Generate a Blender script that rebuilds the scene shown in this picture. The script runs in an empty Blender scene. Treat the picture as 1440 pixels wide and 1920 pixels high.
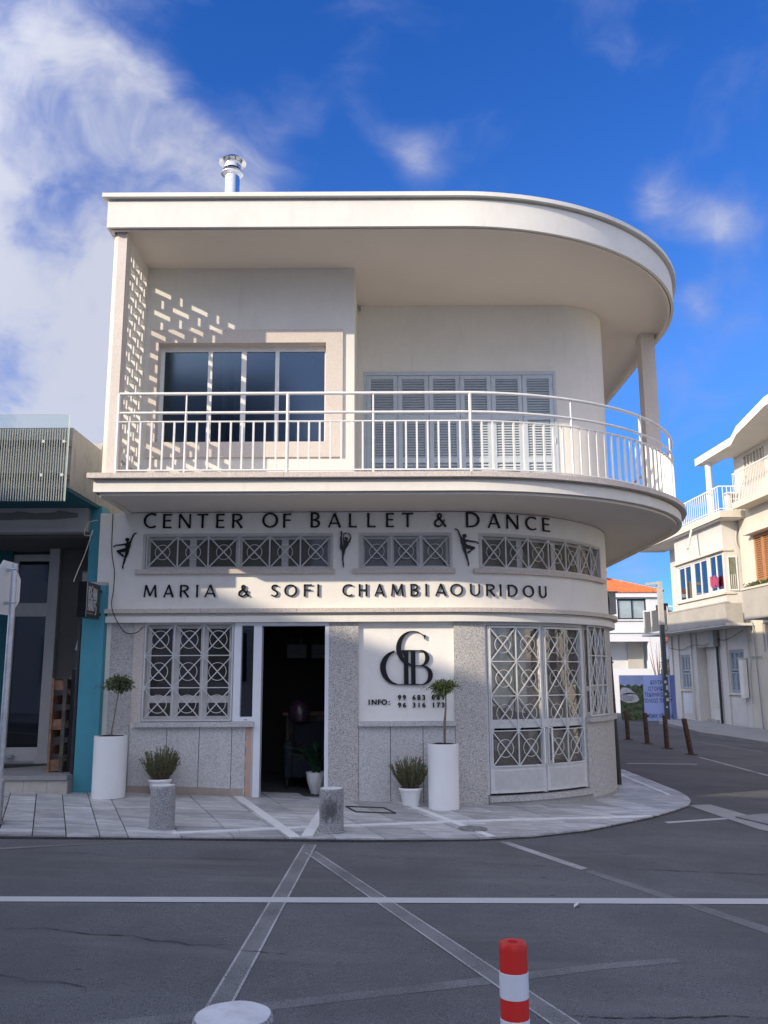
import bpy, bmesh, math, random
from mathutils import Vector, Matrix, noise as mnoise
R = math.radians
rng = random.Random(7)
sc = bpy.context.scene
COL = sc.collection

# ------------------------------------------------------------------ camera
PITCH, ROLL, CAMH = R(10.6), R(0.26), 1.6
fw = Vector((0, math.cos(PITCH), math.sin(PITCH)))
up0 = Vector((0, -math.sin(PITCH), math.cos(PITCH)))
rt0 = Vector((1, 0, 0))
rt = rt0 * math.cos(ROLL) - up0 * math.sin(ROLL)
up = rt0 * math.sin(ROLL) + up0 * math.cos(ROLL)
cam_d = bpy.data.cameras.new('camera')
cam = bpy.data.objects.new('camera', cam_d)
COL.objects.link(cam)
M4 = Matrix((rt, up, -fw)).transposed().to_4x4()
M4.translation = Vector((0, 0, CAMH))
cam.matrix_world = M4
cam_d.sensor_fit = 'VERTICAL'
cam_d.sensor_height = 24.0
cam_d.lens = 24.0 * 1650.0 / 1920.0
cam_d.clip_start = 0.05
cam_d.clip_end = 2000
sc.camera = cam

# ------------------------------------------------------------------ world, sun, exposure
SUN_TO = Vector((-1.43, -1.0, 0.71)).normalized()       # towards the sun
SUN_EL = math.asin(SUN_TO.z)
SUN_ROT = math.atan2(SUN_TO.x, SUN_TO.y)
world = bpy.data.worlds.new('World')
sc.world = world
world.use_nodes = True
wn = world.node_tree
for n in list(wn.nodes):
    wn.nodes.remove(n)


def NN(nt, typ, loc=None, **kw):
    n = nt.nodes.new(typ)
    for k, v in kw.items():
        if k.startswith('i_'):
            key = k[2:]
            key = int(key) if key.isdigit() else key.replace('_', ' ')
            n.inputs[key].default_value = v
        else:
            setattr(n, k, v)
    return n


def L(nt, a, b):
    nt.links.new(a, b)


def MATH(nt, op, a, b=None, clamp=False):
    n = nt.nodes.new('ShaderNodeMath')
    n.operation = op
    n.use_clamp = clamp
    for i, x in enumerate((a, b)):
        if x is None:
            continue
        if isinstance(x, (int, float)):
            n.inputs[i].default_value = x
        else:
            nt.links.new(x, n.inputs[i])
    return n.outputs[0]


def MIX(nt, fac, a, b, blend='MIX'):
    n = nt.nodes.new('ShaderNodeMix')
    n.data_type = 'RGBA'
    n.blend_type = blend
    for i, x in ((0, fac), (6, a), (7, b)):
        if isinstance(x, (int, float)):
            n.inputs[i].default_value = x
        elif isinstance(x, (tuple, list)):
            n.inputs[i].default_value = (*x[:3], 1)
        else:
            nt.links.new(x, n.inputs[i])
    return n.outputs[2]


def SMOOTH(nt, x, a, b, t0=0.0, t1=1.0):
    n = nt.nodes.new('ShaderNodeMapRange')
    n.interpolation_type = 'SMOOTHSTEP'
    nt.links.new(x, n.inputs[0])
    n.inputs[1].default_value = a
    n.inputs[2].default_value = b
    n.inputs[3].default_value = t0
    n.inputs[4].default_value = t1
    return n.outputs[0]


sky = NN(wn, 'ShaderNodeTexSky', sky_type='NISHITA', sun_disc=False)
sky.sun_elevation = SUN_EL
sky.sun_rotation = SUN_ROT
sky.altitude = 60
sky.air_density = 1.0
sky.dust_density = 0.15
sky.ozone_density = 2.5
tc = NN(wn, 'ShaderNodeTexCoord')
# clouds: soft warped noise, gathered by a few broad banks in the sky
warp = NN(wn, 'ShaderNodeTexNoise', i_Scale=4.0, i_Detail=3.0)
L(wn, tc.outputs['Generated'], warp.inputs['Vector'])
wv = NN(wn, 'ShaderNodeVectorMath', operation='SCALE')
L(wn, warp.outputs['Color'], wv.inputs[0])
wv.inputs['Scale'].default_value = 0.22
wa = NN(wn, 'ShaderNodeVectorMath', operation='ADD')
L(wn, tc.outputs['Generated'], wa.inputs[0])
L(wn, wv.outputs[0], wa.inputs[1])
mp = NN(wn, 'ShaderNodeMapping')
mp.inputs['Scale'].default_value = (1.0, 1.0, 1.7)
mp.inputs['Rotation'].default_value = (0, R(-18), 0)
L(wn, wa.outputs[0], mp.inputs['Vector'])
fbm = NN(wn, 'ShaderNodeTexNoise', i_Scale=6.0, i_Detail=9.0, i_Roughness=0.55)
L(wn, mp.outputs[0], fbm.inputs['Vector'])
banks = [((-.34, .733, .589), .16, .33), ((-.30, .755, .575), .10, .30), ((-.347, .791, .504), .13, .36), ((-.235, .82, .524), .13, .33),
         ((-.27, .845, .465), .12, .36), ((-.165, .84, .515), .09, .30), ((-.12, .84, .53), .07, .26), ((-.30, .86, .42), .08, .22), ((-.374, .862, .333), .12, .62),
         ((-.325, .885, .325), .09, .52), ((-.37, .804, .465), .10, .34), ((-.45, .85, .25), .2, .45), ((-.6, .6, .45), .3, .35),
         ((.013, .844, .536), .032, .32), ((.047, .841, .539), .030, .34), ((.269, .821, .504), .03, .22),
         ((.282, .837, .469), .036, .34), ((.362, .823, .437), .045, .34), ((.337, .822, .46), .035, .28), ((.40, .82, .40), .05, .25),
         ((.319, .863, .393), .032, .3), ((.268, .958, .107), .05, .42), ((.6, .7, .3), .2, .2),
         ((-.286, .792, .539), .035, -.16), ((-.357, .842, .40), .032, -.25), ((-.165, .772, .615), .075, -.24), ((-.25, .75, .61), .04, -.14), ((-.10, .80, .59), .06, -.16)]
tot = None
for d, s, w in banks:
    v = NN(wn, 'ShaderNodeVectorMath', operation='DISTANCE')
    L(wn, tc.outputs['Generated'], v.inputs[0])
    v.inputs[1].default_value = Vector(d).normalized()
    m = SMOOTH(wn, v.outputs['Value'], s * 1.6, 0.0, 0.0, w * .86)
    tot = m if tot is None else MATH(wn, 'ADD', tot, m)
# cloud cover added over the unseen sky to fill the shade; the part ahead to the right is the clear gap
sepd = NN(wn, 'ShaderNodeSeparateXYZ')
L(wn, tc.outputs['Generated'], sepd.inputs[0])
gap = MATH(wn, 'ADD', sepd.outputs[1], MATH(wn, 'MULTIPLY', sepd.outputs[0], .55))
field = SMOOTH(wn, gap, .42, -.25, 0.0, .66)
tot = MATH(wn, 'ADD', tot, field)
tot = MATH(wn, 'MINIMUM', tot, 0.60)
ftex = MATH(wn, 'ADD', MATH(wn, 'MULTIPLY', MATH(wn, 'SUBTRACT', fbm.outputs['Fac'], .5), 1.55), .5)
dens = MATH(wn, 'ADD', ftex, tot)
cloud = SMOOTH(wn, dens, 0.52, 1.26)
cloud = MATH(wn, 'MULTIPLY', cloud, 0.88)
shade = SMOOTH(wn, dens, 0.74, 1.22)
ccol = MIX(wn, shade, (.86, 1.02, 1.75), (1.78, 1.82, 2.05))
skyc = NN(wn, 'ShaderNodeHueSaturation', i_Saturation=1.36, i_Value=0.56, i_Hue=0.522)
sz = NN(wn, 'ShaderNodeSeparateXYZ')
L(wn, tc.outputs['Generated'], sz.inputs[0])
hor = SMOOTH(wn, sz.outputs[2], .0, .38)
L(wn, MIX(wn, 1.0, sky.outputs[0], MIX(wn, hor, (.42, .60, .88), (1.0, 1.0, 1.0)), 'MULTIPLY'), skyc.inputs['Color'])
# clouds brightened towards the sun, behind the view, to lift the shade
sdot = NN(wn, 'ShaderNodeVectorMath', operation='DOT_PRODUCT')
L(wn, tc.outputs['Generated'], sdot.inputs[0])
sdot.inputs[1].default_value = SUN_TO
fill_boost = SMOOTH(wn, sdot.outputs['Value'], -.1, 1.0, 1.0, 3.6)
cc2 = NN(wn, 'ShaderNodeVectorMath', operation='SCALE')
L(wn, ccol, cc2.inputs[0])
L(wn, fill_boost, cc2.inputs['Scale'])
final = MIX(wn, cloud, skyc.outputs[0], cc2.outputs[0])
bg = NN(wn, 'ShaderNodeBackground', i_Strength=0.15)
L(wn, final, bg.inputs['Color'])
wo = NN(wn, 'ShaderNodeOutputWorld')
L(wn, bg.outputs[0], wo.inputs['Surface'])

sun_d = bpy.data.lights.new('sun', 'SUN')
sun_d.energy = 2.0
sun_d.angle = R(0.53)
sun_d.color = (1.0, 0.86, 0.67)
sun = bpy.data.objects.new('sun', sun_d)
COL.objects.link(sun)
sun.rotation_euler = (-SUN_TO).to_track_quat('-Z', 'Y').to_euler()

sc.view_settings.view_transform = 'Standard'
sc.view_settings.look = 'None'
sc.view_settings.exposure = 1.36
sc.view_settings.gamma = 1.0
sc.view_settings.use_curve_mapping = False
sc.render.engine = 'CYCLES'
sc.cycles.max_bounces = 8
sc.cycles.transparent_max_bounces = 12


# ------------------------------------------------------------------ materials
def base_mat(name, rough=0.6, color=(.5, .5, .5), metallic=0.0, spec=0.5):
    m = bpy.data.materials.new(name)
    m.use_nodes = True
    nt = m.node_tree
    b = nt.nodes['Principled BSDF']
    b.inputs['Base Color'].default_value = (*color, 1)
    b.inputs['Roughness'].default_value = rough
    b.inputs['Metallic'].default_value = metallic
    b.inputs['Specular IOR Level'].default_value = spec
    return m, nt, b


def pos(nt, scale=(1, 1, 1)):
    g = NN(nt, 'ShaderNodeNewGeometry')
    mpn = NN(nt, 'ShaderNodeMapping')
    mpn.inputs['Scale'].default_value = scale
    L(nt, g.outputs['Position'], mpn.inputs['Vector'])
    return mpn.outputs[0]


def noise(nt, vec, scale, detail=4, rough=.55):
    n = NN(nt, 'ShaderNodeTexNoise', i_Scale=scale, i_Detail=detail, i_Roughness=rough)
    L(nt, vec, n.inputs['Vector'])
    return n.outputs['Fac']


def bump(nt, b, h, strength=.2, dist=.01):
    bn = NN(nt, 'ShaderNodeBump', i_Strength=strength, i_Distance=dist)
    L(nt, h, bn.inputs['Height'])
    L(nt, bn.outputs[0], b.inputs['Normal'])


def plaster(name, col, var=.06, bstr=.15, rough=.85, dirt=None, dirt_amt=.0, sc_=1.2):
    m, nt, b = base_mat(name, rough, col, spec=.25)
    p = pos(nt)
    n1 = noise(nt, p, sc_, 5)
    n2 = noise(nt, p, 9, 6, .65)
    mixv = MATH(nt, 'ADD', MATH(nt, 'MULTIPLY', n1, .6), MATH(nt, 'MULTIPLY', n2, .4))
    c = MIX(nt, SMOOTH(nt, mixv, .3, .7), [x * (1 - var) for x in col], [min(1, x * (1 + var * .6)) for x in col])
    if dirt:
        ps = pos(nt, (5, 5, .7))
        n3 = noise(nt, ps, 1.6, 7, .7)
        c = MIX(nt, SMOOTH(nt, n3, .52, .78, 0, dirt_amt), c, dirt)
    L(nt, c, b.inputs['Base Color'])
    h = MATH(nt, 'ADD', noise(nt, p, 60, 4), MATH(nt, 'MULTIPLY', noise(nt, p, 6, 3), 2.0))
    bump(nt, b, h, bstr, .008)
    return m


def speckle(name, cols, scale=70, rough=.6, bstr=.12, tint=None, stain=None):
    m, nt, b = base_mat(name, rough, cols[0], spec=.35)
    p = pos(nt)
    v = NN(nt, 'ShaderNodeTexVoronoi', i_Scale=scale)
    L(nt, p, v.inputs['Vector'])
    sp = NN(nt, 'ShaderNodeSeparateColor')
    L(nt, v.outputs['Color'], sp.inputs[0])
    rp = NN(nt, 'ShaderNodeValToRGB')
    rp.color_ramp.interpolation = 'CONSTANT'
    el = rp.color_ramp.elements
    el[0].position = 0
    el[0].color = (*cols[0], 1)
    el[1].position = cols[1][1] if isinstance(cols[1][0], tuple) else .2
    while len(el) > 1:
        el.remove(el[-1])
    step = 1.0 / len(cols)
    for i, c in enumerate(cols[1:], 1):
        e = el.new(step * i)
        e.color = (*c, 1)
    L(nt, sp.outputs[0], rp.inputs[0])
    c = rp.outputs[0]
    big = noise(nt, p, 2.2, 4)
    c = MIX(nt, SMOOTH(nt, big, .35, .65, 0, .22), c, [x * .8 for x in (tint or cols[-1])])
    if stain:
        ps = pos(nt, (4, 4, .8))
        c = MIX(nt, SMOOTH(nt, noise(nt, ps, 1.5, 6, .7), .55, .8, 0, .45), c, stain)
    L(nt, c, b.inputs['Base Color'])
    bump(nt, b, noise(nt, p, scale * 1.3, 3), bstr, .004)
    return m


def simple(name, col, rough=.5, metallic=0, var=.08, sc_=8, spec=.5, bstr=0):
    m, nt, b = base_mat(name, rough, col, metallic, spec)
    p = pos(nt)
    n = noise(nt, p, sc_, 5)
    c = MIX(nt, SMOOTH(nt, n, .3, .7), [x * (1 - var) for x in col], [min(1, x * (1 + var)) for x in col])
    L(nt, c, b.inputs['Base Color'])
    r = MATH(nt, 'ADD', MATH(nt, 'MULTIPLY', n, .15), rough - .07)
    L(nt, r, b.inputs['Roughness'])
    if bstr:
        bump(nt, b, noise(nt, p, sc_ * 8, 4), bstr, .004)
    return m


def glass_mat(name, tint=(.75, .8, .82), ior=1.75, rough=.0, refl=(1, 1, 1)):
    m = bpy.data.materials.new(name)
    m.use_nodes = True
    nt = m.node_tree
    nt.nodes.remove(nt.nodes['Principled BSDF'])
    out = nt.nodes['Material Output']
    tr = NN(nt, 'ShaderNodeBsdfTransparent')
    tr.inputs[0].default_value = (*tint, 1)
    gl = NN(nt, 'ShaderNodeBsdfGlossy', i_Roughness=rough)
    gl.inputs['Color'].default_value = (*refl, 1)
    fr = NN(nt, 'ShaderNodeFresnel', i_IOR=ior)
    # slightly uneven panes
    p = pos(nt)
    bn = NN(nt, 'ShaderNodeBump', i_Strength=.04, i_Distance=.02)
    L(nt, noise(nt, p, 1.6, 1), bn.inputs['Height'])
    L(nt, bn.outputs[0], gl.inputs['Normal'])
    mx = NN(nt, 'ShaderNodeMixShader')
    L(nt, fr.outputs[0], mx.inputs[0])
    L(nt, tr.outputs[0], mx.inputs[1])
    L(nt, gl.outputs[0], mx.inputs[2])
    L(nt, mx.outputs[0], out.inputs['Surface'])
    return m


def frost_mat():
    m = bpy.data.materials.new('frosted_reed')
    m.use_nodes = True
    nt = m.node_tree
    b = nt.nodes['Principled BSDF']
    b.inputs['Base Color'].default_value = (.80, .80, .72, 1)
    b.inputs['Roughness'].default_value = .2
    tr = NN(nt, 'ShaderNodeBsdfTransparent')
    tr.inputs[0].default_value = (.93, .96, .92, 1)
    mx = NN(nt, 'ShaderNodeMixShader', i_0=.42)
    L(nt, tr.outputs[0], mx.inputs[1])
    L(nt, b.outputs[0], mx.inputs[2])
    L(nt, mx.outputs[0], nt.nodes['Material Output'].inputs['Surface'])
    return m


MAT = {}
MAT['white'] = plaster('white_plaster', (.75, .724, .655), .06, .18, dirt=(.56, .53, .475), dirt_amt=.32)
MAT['band'] = plaster('white_band_plaster', (.80, .776, .718), .06, .2, dirt=(.57, .545, .495), dirt_amt=.30)
MAT['soffit'] = plaster('soffit_plaster', (.75, .685, .595), .03, .10)  # creamier than the walls: warm bounce light put into the colour
MAT['pilaster'] = speckle('grey_granite_render', [(.22, .215, .21), (.33, .32, .31), (.42, .405, .385), (.48, .46, .43), (.54, .515, .48), (.59, .565, .53), (.46, .44, .415)], 120, .75, .3, stain=(.36, .34, .31))
MAT['dado'] = speckle('pale_terrazzo', [(.38, .38, .37), (.47, .465, .45), (.54, .53, .51), (.60, .59, .57), (.50, .49, .47)], 95, .7, .15, stain=(.46, .42, .36))
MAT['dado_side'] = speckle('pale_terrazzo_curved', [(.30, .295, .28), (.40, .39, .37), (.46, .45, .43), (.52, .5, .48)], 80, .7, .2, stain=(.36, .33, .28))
MAT['salmon'] = plaster('salmon_patch', (.52, .33, .25), .1, .2)
MAT['coping'] = speckle('pink_terrazzo', [(.48, .42, .37), (.56, .49, .43), (.60, .53, .47), (.66, .60, .54), (.56, .49, .44)], 95, .6, .12)
MAT['column'] = speckle('beige_terrazzo', [(.57, .505, .435), (.62, .555, .485), (.655, .59, .52), (.68, .615, .545), (.635, .57, .50)], 120, .6, .15)
MAT['metalwhite'] = simple('white_painted_metal', (.74, .73, .69), .38, 0, .04, 12)
MAT['grillepaint'] = simple('grille_white_paint', (.58, .58, .57), .45, 0, .06, 14)
MAT['framegrey'] = simple('window_frame_grey', (.50, .49, .46), .5, 0, .06, 10)
MAT['pvc'] = simple('white_pvc', (.72, .74, .77), .35, 0, .03, 4)
MAT['glass'] = glass_mat('window_glass', (.62, .66, .68), 1.55)
MAT['glassdark'] = glass_mat('dark_window_glass', (.45, .48, .50), 1.75)
def dust_reflect_glass(name, col, amt, tint, ior):
    m = glass_mat(name, tint, ior)
    nt = m.node_tree
    out = nt.nodes['Material Output']
    src = out.inputs['Surface'].links[0].from_socket
    d = NN(nt, 'ShaderNodeBsdfDiffuse')
    p = pos(nt)
    L(nt, MIX(nt, noise(nt, p, 7, 5), [c * .7 for c in col], col), d.inputs['Color'])
    mx = NN(nt, 'ShaderNodeMixShader', i_0=amt)
    L(nt, src, mx.inputs[1])
    L(nt, d.outputs[0], mx.inputs[2])
    L(nt, mx.outputs[0], out.inputs['Surface'])
    return m


MAT['dusty'] = dust_reflect_glass('dusty_strip_glass', (.23, .22, .195), .55, (.5, .5, .48), 1.5)
MAT['doorglass'] = dust_reflect_glass('door_glass', (.36, .31, .24), .25, (.55, .55, .55), 2.9)  # warm diffuse tone painted in for the sunlit street reflected in the door
MAT['dustyshop'] = dust_reflect_glass('dusty_shop_glass', (.22, .21, .19), .22, (.5, .5, .5), 1.6)
MAT['skyglass'] = glass_mat('upper_window_glass', (.40, .45, .50), 1.85, .13, (.60, .80, 1.0))

MAT['black'] = simple('black_gloss', (.006, .006, .007), .32, 0, .2, 3, spec=.22)
MAT['blackmatt'] = simple('black_plastic', (.018, .018, .020), .45, 0, .2, 10)
MAT['shutter'] = simple('blue_grey_shutter_paint', (.47, .53, .575), .5, 0, .05, 14)
MAT['shutter_old'] = simple('old_grey_shutter_paint', (.30, .34, .37), .6, 0, .12, 10)
MAT['steel'] = simple('bright_steel', (.72, .74, .76), .22, 1.0, .05, 6)
MAT['galv'] = simple('galvanised_steel', (.50, .52, .54), .42, .75, .12, 18)
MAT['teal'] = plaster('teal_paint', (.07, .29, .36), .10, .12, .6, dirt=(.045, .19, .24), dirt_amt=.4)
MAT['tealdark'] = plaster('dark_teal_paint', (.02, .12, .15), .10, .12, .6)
MAT['concrete'] = plaster('weathered_concrete', (.40, .385, .345), .22, .3, .9, dirt=(.17, .165, .145), dirt_amt=.7)
MAT['dirtywhite'] = plaster('dirty_white_plaster', (.46, .45, .43), .1, .15, dirt=(.22, .22, .21), dirt_amt=.4)
MAT['cafegrey'] = plaster('grey_recess_plaster', (.14, .135, .125), .12, .12)
MAT['stepmarble'] = plaster('step_marble', (.46, .43, .37), .18, .08, .5, dirt=(.16, .15, .13), dirt_amt=.55)
MAT['steptop'] = plaster('step_grey_marble', (.30, .30, .29), .2, .08, .45, dirt=(.14, .14, .135), dirt_amt=.4)
MAT['wood'] = simple('pallet_wood', (.22, .12, .07), .8, 0, .3, 14, bstr=.3)
MAT['wooddark'] = simple('weathered_pallet_wood', (.085, .075, .06), .85, 0, .3, 14, bstr=.3)  # darker tone of the pallet wood
MAT['cardboard'] = simple('cardboard', (.30, .20, .125), .85, 0, .12, 8)
MAT['planter'] = plaster('white_planter_plastic', (.78, .775, .76), .03, .05, .45, dirt=(.52, .49, .44), dirt_amt=.28)
MAT['soil'] = simple('dark_soil', (.025, .018, .014), .95, 0, .5, 60, bstr=.8)
MAT['trunk'] = simple('thin_trunk_bark', (.20, .155, .11), .85, 0, .2, 40)
MAT['leafA'] = simple('small_green_leaf', (.085, .105, .04), .55, 0, .45, 25)
MAT['leafB'] = simple('light_green_leaf', (.15, .19, .055), .55, 0, .45, 25)
MAT['leafC'] = simple('dry_olive_leaf', (.125, .132, .055), .7, 0, .5, 30)
MAT['leafD'] = simple('dark_glossy_leaf', (.02, .065, .03), .3, 0, .4, 20)
MAT['red'] = plaster('red_plastic', (.56, .026, .020), .12, .08, .4, dirt=(.30, .05, .04), dirt_amt=.5)
MAT['refl'] = plaster('white_reflective_sheet', (.62, .64, .67), .05, .1, .35, dirt=(.36, .36, .36), dirt_amt=.45)
MAT['bollard'] = speckle('bollard_granite', [(.16, .16, .165), (.26, .26, .265), (.34, .34, .34), (.42, .42, .415), (.30, .30, .30)], 150, .8, .3, tint=(.28, .28, .28), stain=(.10, .10, .10))
MAT['bollardtop'] = plaster('worn_bollard_top', (.62, .62, .61), .14, .3, .85, dirt=(.38, .38, .37), dirt_amt=.4, sc_=9)  # paler than the bollard shaft
MAT['pvcgrey'] = simple('meter_box_grey', (.30, .32, .31), .5, 0, .08, 8)
MAT['rust'] = simple('rusty_steel', (.065, .033, .023), .9, 0, .5, 16, bstr=.5)
MAT['orange_wood'] = simple('orange_brown_shutter', (.42, .20, .085), .55, 0, .12, 14)
MAT['lampdark'] = simple('dark_lamp_post_paint', (.065, .075, .075), .5, .2, .15, 10)
MAT['lampbeige'] = simple('beige_lamp_head', (.42, .41, .37), .5, 0, .06, 8)
MAT['oldwhite'] = plaster('old_white_wall', (.60, .575, .525), .08, .15, dirt=(.28, .26, .23), dirt_amt=.35)
MAT['cream'] = plaster('cream_wall', (.62, .565, .465), .06, .15, dirt=(.45, .36, .25), dirt_amt=.35)
MAT['housewhite'] = plaster('house_white', (.72, .73, .74), .03, .08)
MAT['ribbed'] = plaster('ribbed_parapet', (.42, .395, .345), .12, .15, dirt=(.25, .235, .2), dirt_amt=.5)
MAT['tile'] = simple('orange_roof_tile', (.60, .165, .055), .75, 0, .28, 6)
MAT['darkframe'] = simple('dark_window_frame', (.02, .022, .024), .4, 0, .1, 8)
MAT['curtain'] = simple('pale_curtain', (.50, .53, .54), .9, 0, .1, 8)
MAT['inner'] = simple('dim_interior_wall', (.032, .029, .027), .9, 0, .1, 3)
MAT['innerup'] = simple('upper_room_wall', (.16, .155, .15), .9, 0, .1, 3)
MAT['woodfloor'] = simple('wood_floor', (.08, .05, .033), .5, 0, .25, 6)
MAT['paper'] = simple('paper', (.55, .54, .55), .9, 0, .04, 9)
MAT['dimpaper'] = simple('grey_paper', (.15, .147, .15), .9, 0, .06, 9)  # white paper, darkened to imitate the dim room behind the doorway
MAT['cloth_dark'] = simple('dark_cloth', (.015, .018, .028), .9, 0, .3, 20)
MAT['pink'] = simple('pink_plastic_bag', (.055, .026, .042), .3, 0, .3, 18)
MAT['lantern'] = simple('paper_lantern', (.42, .40, .34), .9, 0, .05, 8)
MAT['oppo'] = plaster('opposite_wall', (.74, .70, .64), .05, .1)
MAT['marblewhite'] = plaster('white_marble_strip', (.74, .735, .72), .08, .05, .5, dirt=(.38, .38, .38), dirt_amt=.4)
MAT['crack'] = simple('asphalt_crack', (.035, .035, .036), .95, 0, .2, 60)
MAT['kerbstone'] = plaster('kerb_concrete', (.33, .33, .32), .15, .25, .9, dirt=(.18, .18, .17), dirt_amt=.6)
MAT['clothpink'] = simple('pink_cloth', (.40, .06, .14), .9, 0, .2, 20)
MAT['tank'] = simple('white_tank_metal', (.70, .71, .72), .35, 0, .05, 8)
MAT['ac'] = simple('air_conditioner_white', (.64, .64, .61), .5, 0, .04, 6)
MAT['brown'] = simple('dark_brown_cloth', (.05, .03, .03), .9, 0, .2, 10)


def asphalt_color(nt, p):
    fine = noise(nt, p, 150, 3, .65)
    mid = noise(nt, p, 42, 4, .7)
    big = noise(nt, p, .5, 6, .62)
    patch = noise(nt, p, 5.5, 5, .7)
    streak = noise(nt, pos(nt, (.30, 2.2, 1)), 1.3, 5, .6)
    c = MIX(nt, SMOOTH(nt, fine, .34, .68), (.056, .058, .060), (.192, .194, .198))
    c = MIX(nt, SMOOTH(nt, mid, .54, .72, 0, .70), c, (.052, .053, .052))
    c = MIX(nt, SMOOTH(nt, patch, .48, .70, 0, .42), c, (.150, .150, .147))
    c = MIX(nt, SMOOTH(nt, big, .40, .62, 0, .60), c, (.075, .076, .075))
    c = MIX(nt, SMOOTH(nt, streak, .50, .70, 0, .40), c, (.160, .159, .152))
    spots = noise(nt, pos(nt, (1, 1.7, 1)), 6.5, 1.5)
    c = MIX(nt, SMOOTH(nt, spots, .735, .78, 0, .75), c, (.045, .045, .046))
    return c, fine


def asphalt():
    m, nt, b = base_mat('asphalt', .88, (.1, .1, .1), spec=.3)
    p = pos(nt)
    c, fine = asphalt_color(nt, p)
    v = NN(nt, 'ShaderNodeTexVoronoi', i_Scale=110.0)
    L(nt, p, v.inputs['Vector'])
    L(nt, c, b.inputs['Base Color'])
    h = MATH(nt, 'ADD', fine, MATH(nt, 'MULTIPLY', v.outputs['Distance'], .9))
    bump(nt, b, h, .55, .007)
    return m


def paint(name, density, col=(.50, .50, .51), scale=75):
    m, nt, b = base_mat(name, .85, col, spec=.3)
    p = pos(nt)
    n = noise(nt, p, scale, 6, .75)
    n2 = noise(nt, p, 2.3, 4)
    f = MATH(nt, 'ADD', n, MATH(nt, 'MULTIPLY', MATH(nt, 'SUBTRACT', n2, .5), .35))
    t = .5 + (.5 - density) * .42
    fac = SMOOTH(nt, f, t - .08, t + .08)
    a, fine = asphalt_color(nt, p)
    L(nt, MIX(nt, fac, a, col), b.inputs['Base Color'])
    bump(nt, b, fine, .45, .006)
    return m


MAT['asphalt'] = asphalt()
MAT['paint'] = paint('road_paint', .93, (.46, .46, .455))
MAT['faded'] = paint('faded_road_paint', .55, (.21, .212, .208), 150)
MAT['faint'] = paint('very_faint_road_paint', .40, (.22, .22, .215), 120)
MAT['fadededge'] = paint('faded_paint_edge', .62, (.42, .42, .41), 120)


def slab_mat(i, base):
    m, nt, b = base_mat('grey_marble_slab_%d' % i, .55, base, spec=.4)
    off = i * 3.7
    g = NN(nt, 'ShaderNodeNewGeometry')
    mpn = NN(nt, 'ShaderNodeMapping')
    mpn.inputs['Rotation'].default_value = (0, 0, R(25 + 31 * i))
    mpn.inputs['Location'].default_value = (off, off * .7, 0)
    mpn.inputs['Scale'].default_value = (1.0, 3.2, 1)
    L(nt, g.outputs['Position'], mpn.inputs['Vector'])
    wv_ = noise(nt, mpn.outputs[0], 2.4, 7, .68)
    vein = SMOOTH(nt, wv_, .40, .66)
    p = pos(nt)
    c = MIX(nt, vein, [x * .74 for x in base], [x * 1.16 for x in base])
    c = MIX(nt, SMOOTH(nt, noise(nt, p, 5, 6, .7), .5, .75, 0, .5), c, [x * .62 for x in base])
    c = MIX(nt, SMOOTH(nt, noise(nt, p, 35, 3), .60, .72, 0, .25), c, [x * .5 for x in base])
    L(nt, c, b.inputs['Base Color'])
    bump(nt, b, noise(nt, p, 30, 4), .1, .004)
    return m


SLABS = [slab_mat(0, (.46, .46, .455)), slab_mat(1, (.51, .51, .505)), slab_mat(2, (.57, .57, .565)), slab_mat(3, (.40, .40, .395)), slab_mat(4, (.49, .48, .465))]
MAT['joint'] = simple('dark_joint', (.055, .053, .05), .95, 0, .3, 30)


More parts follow.
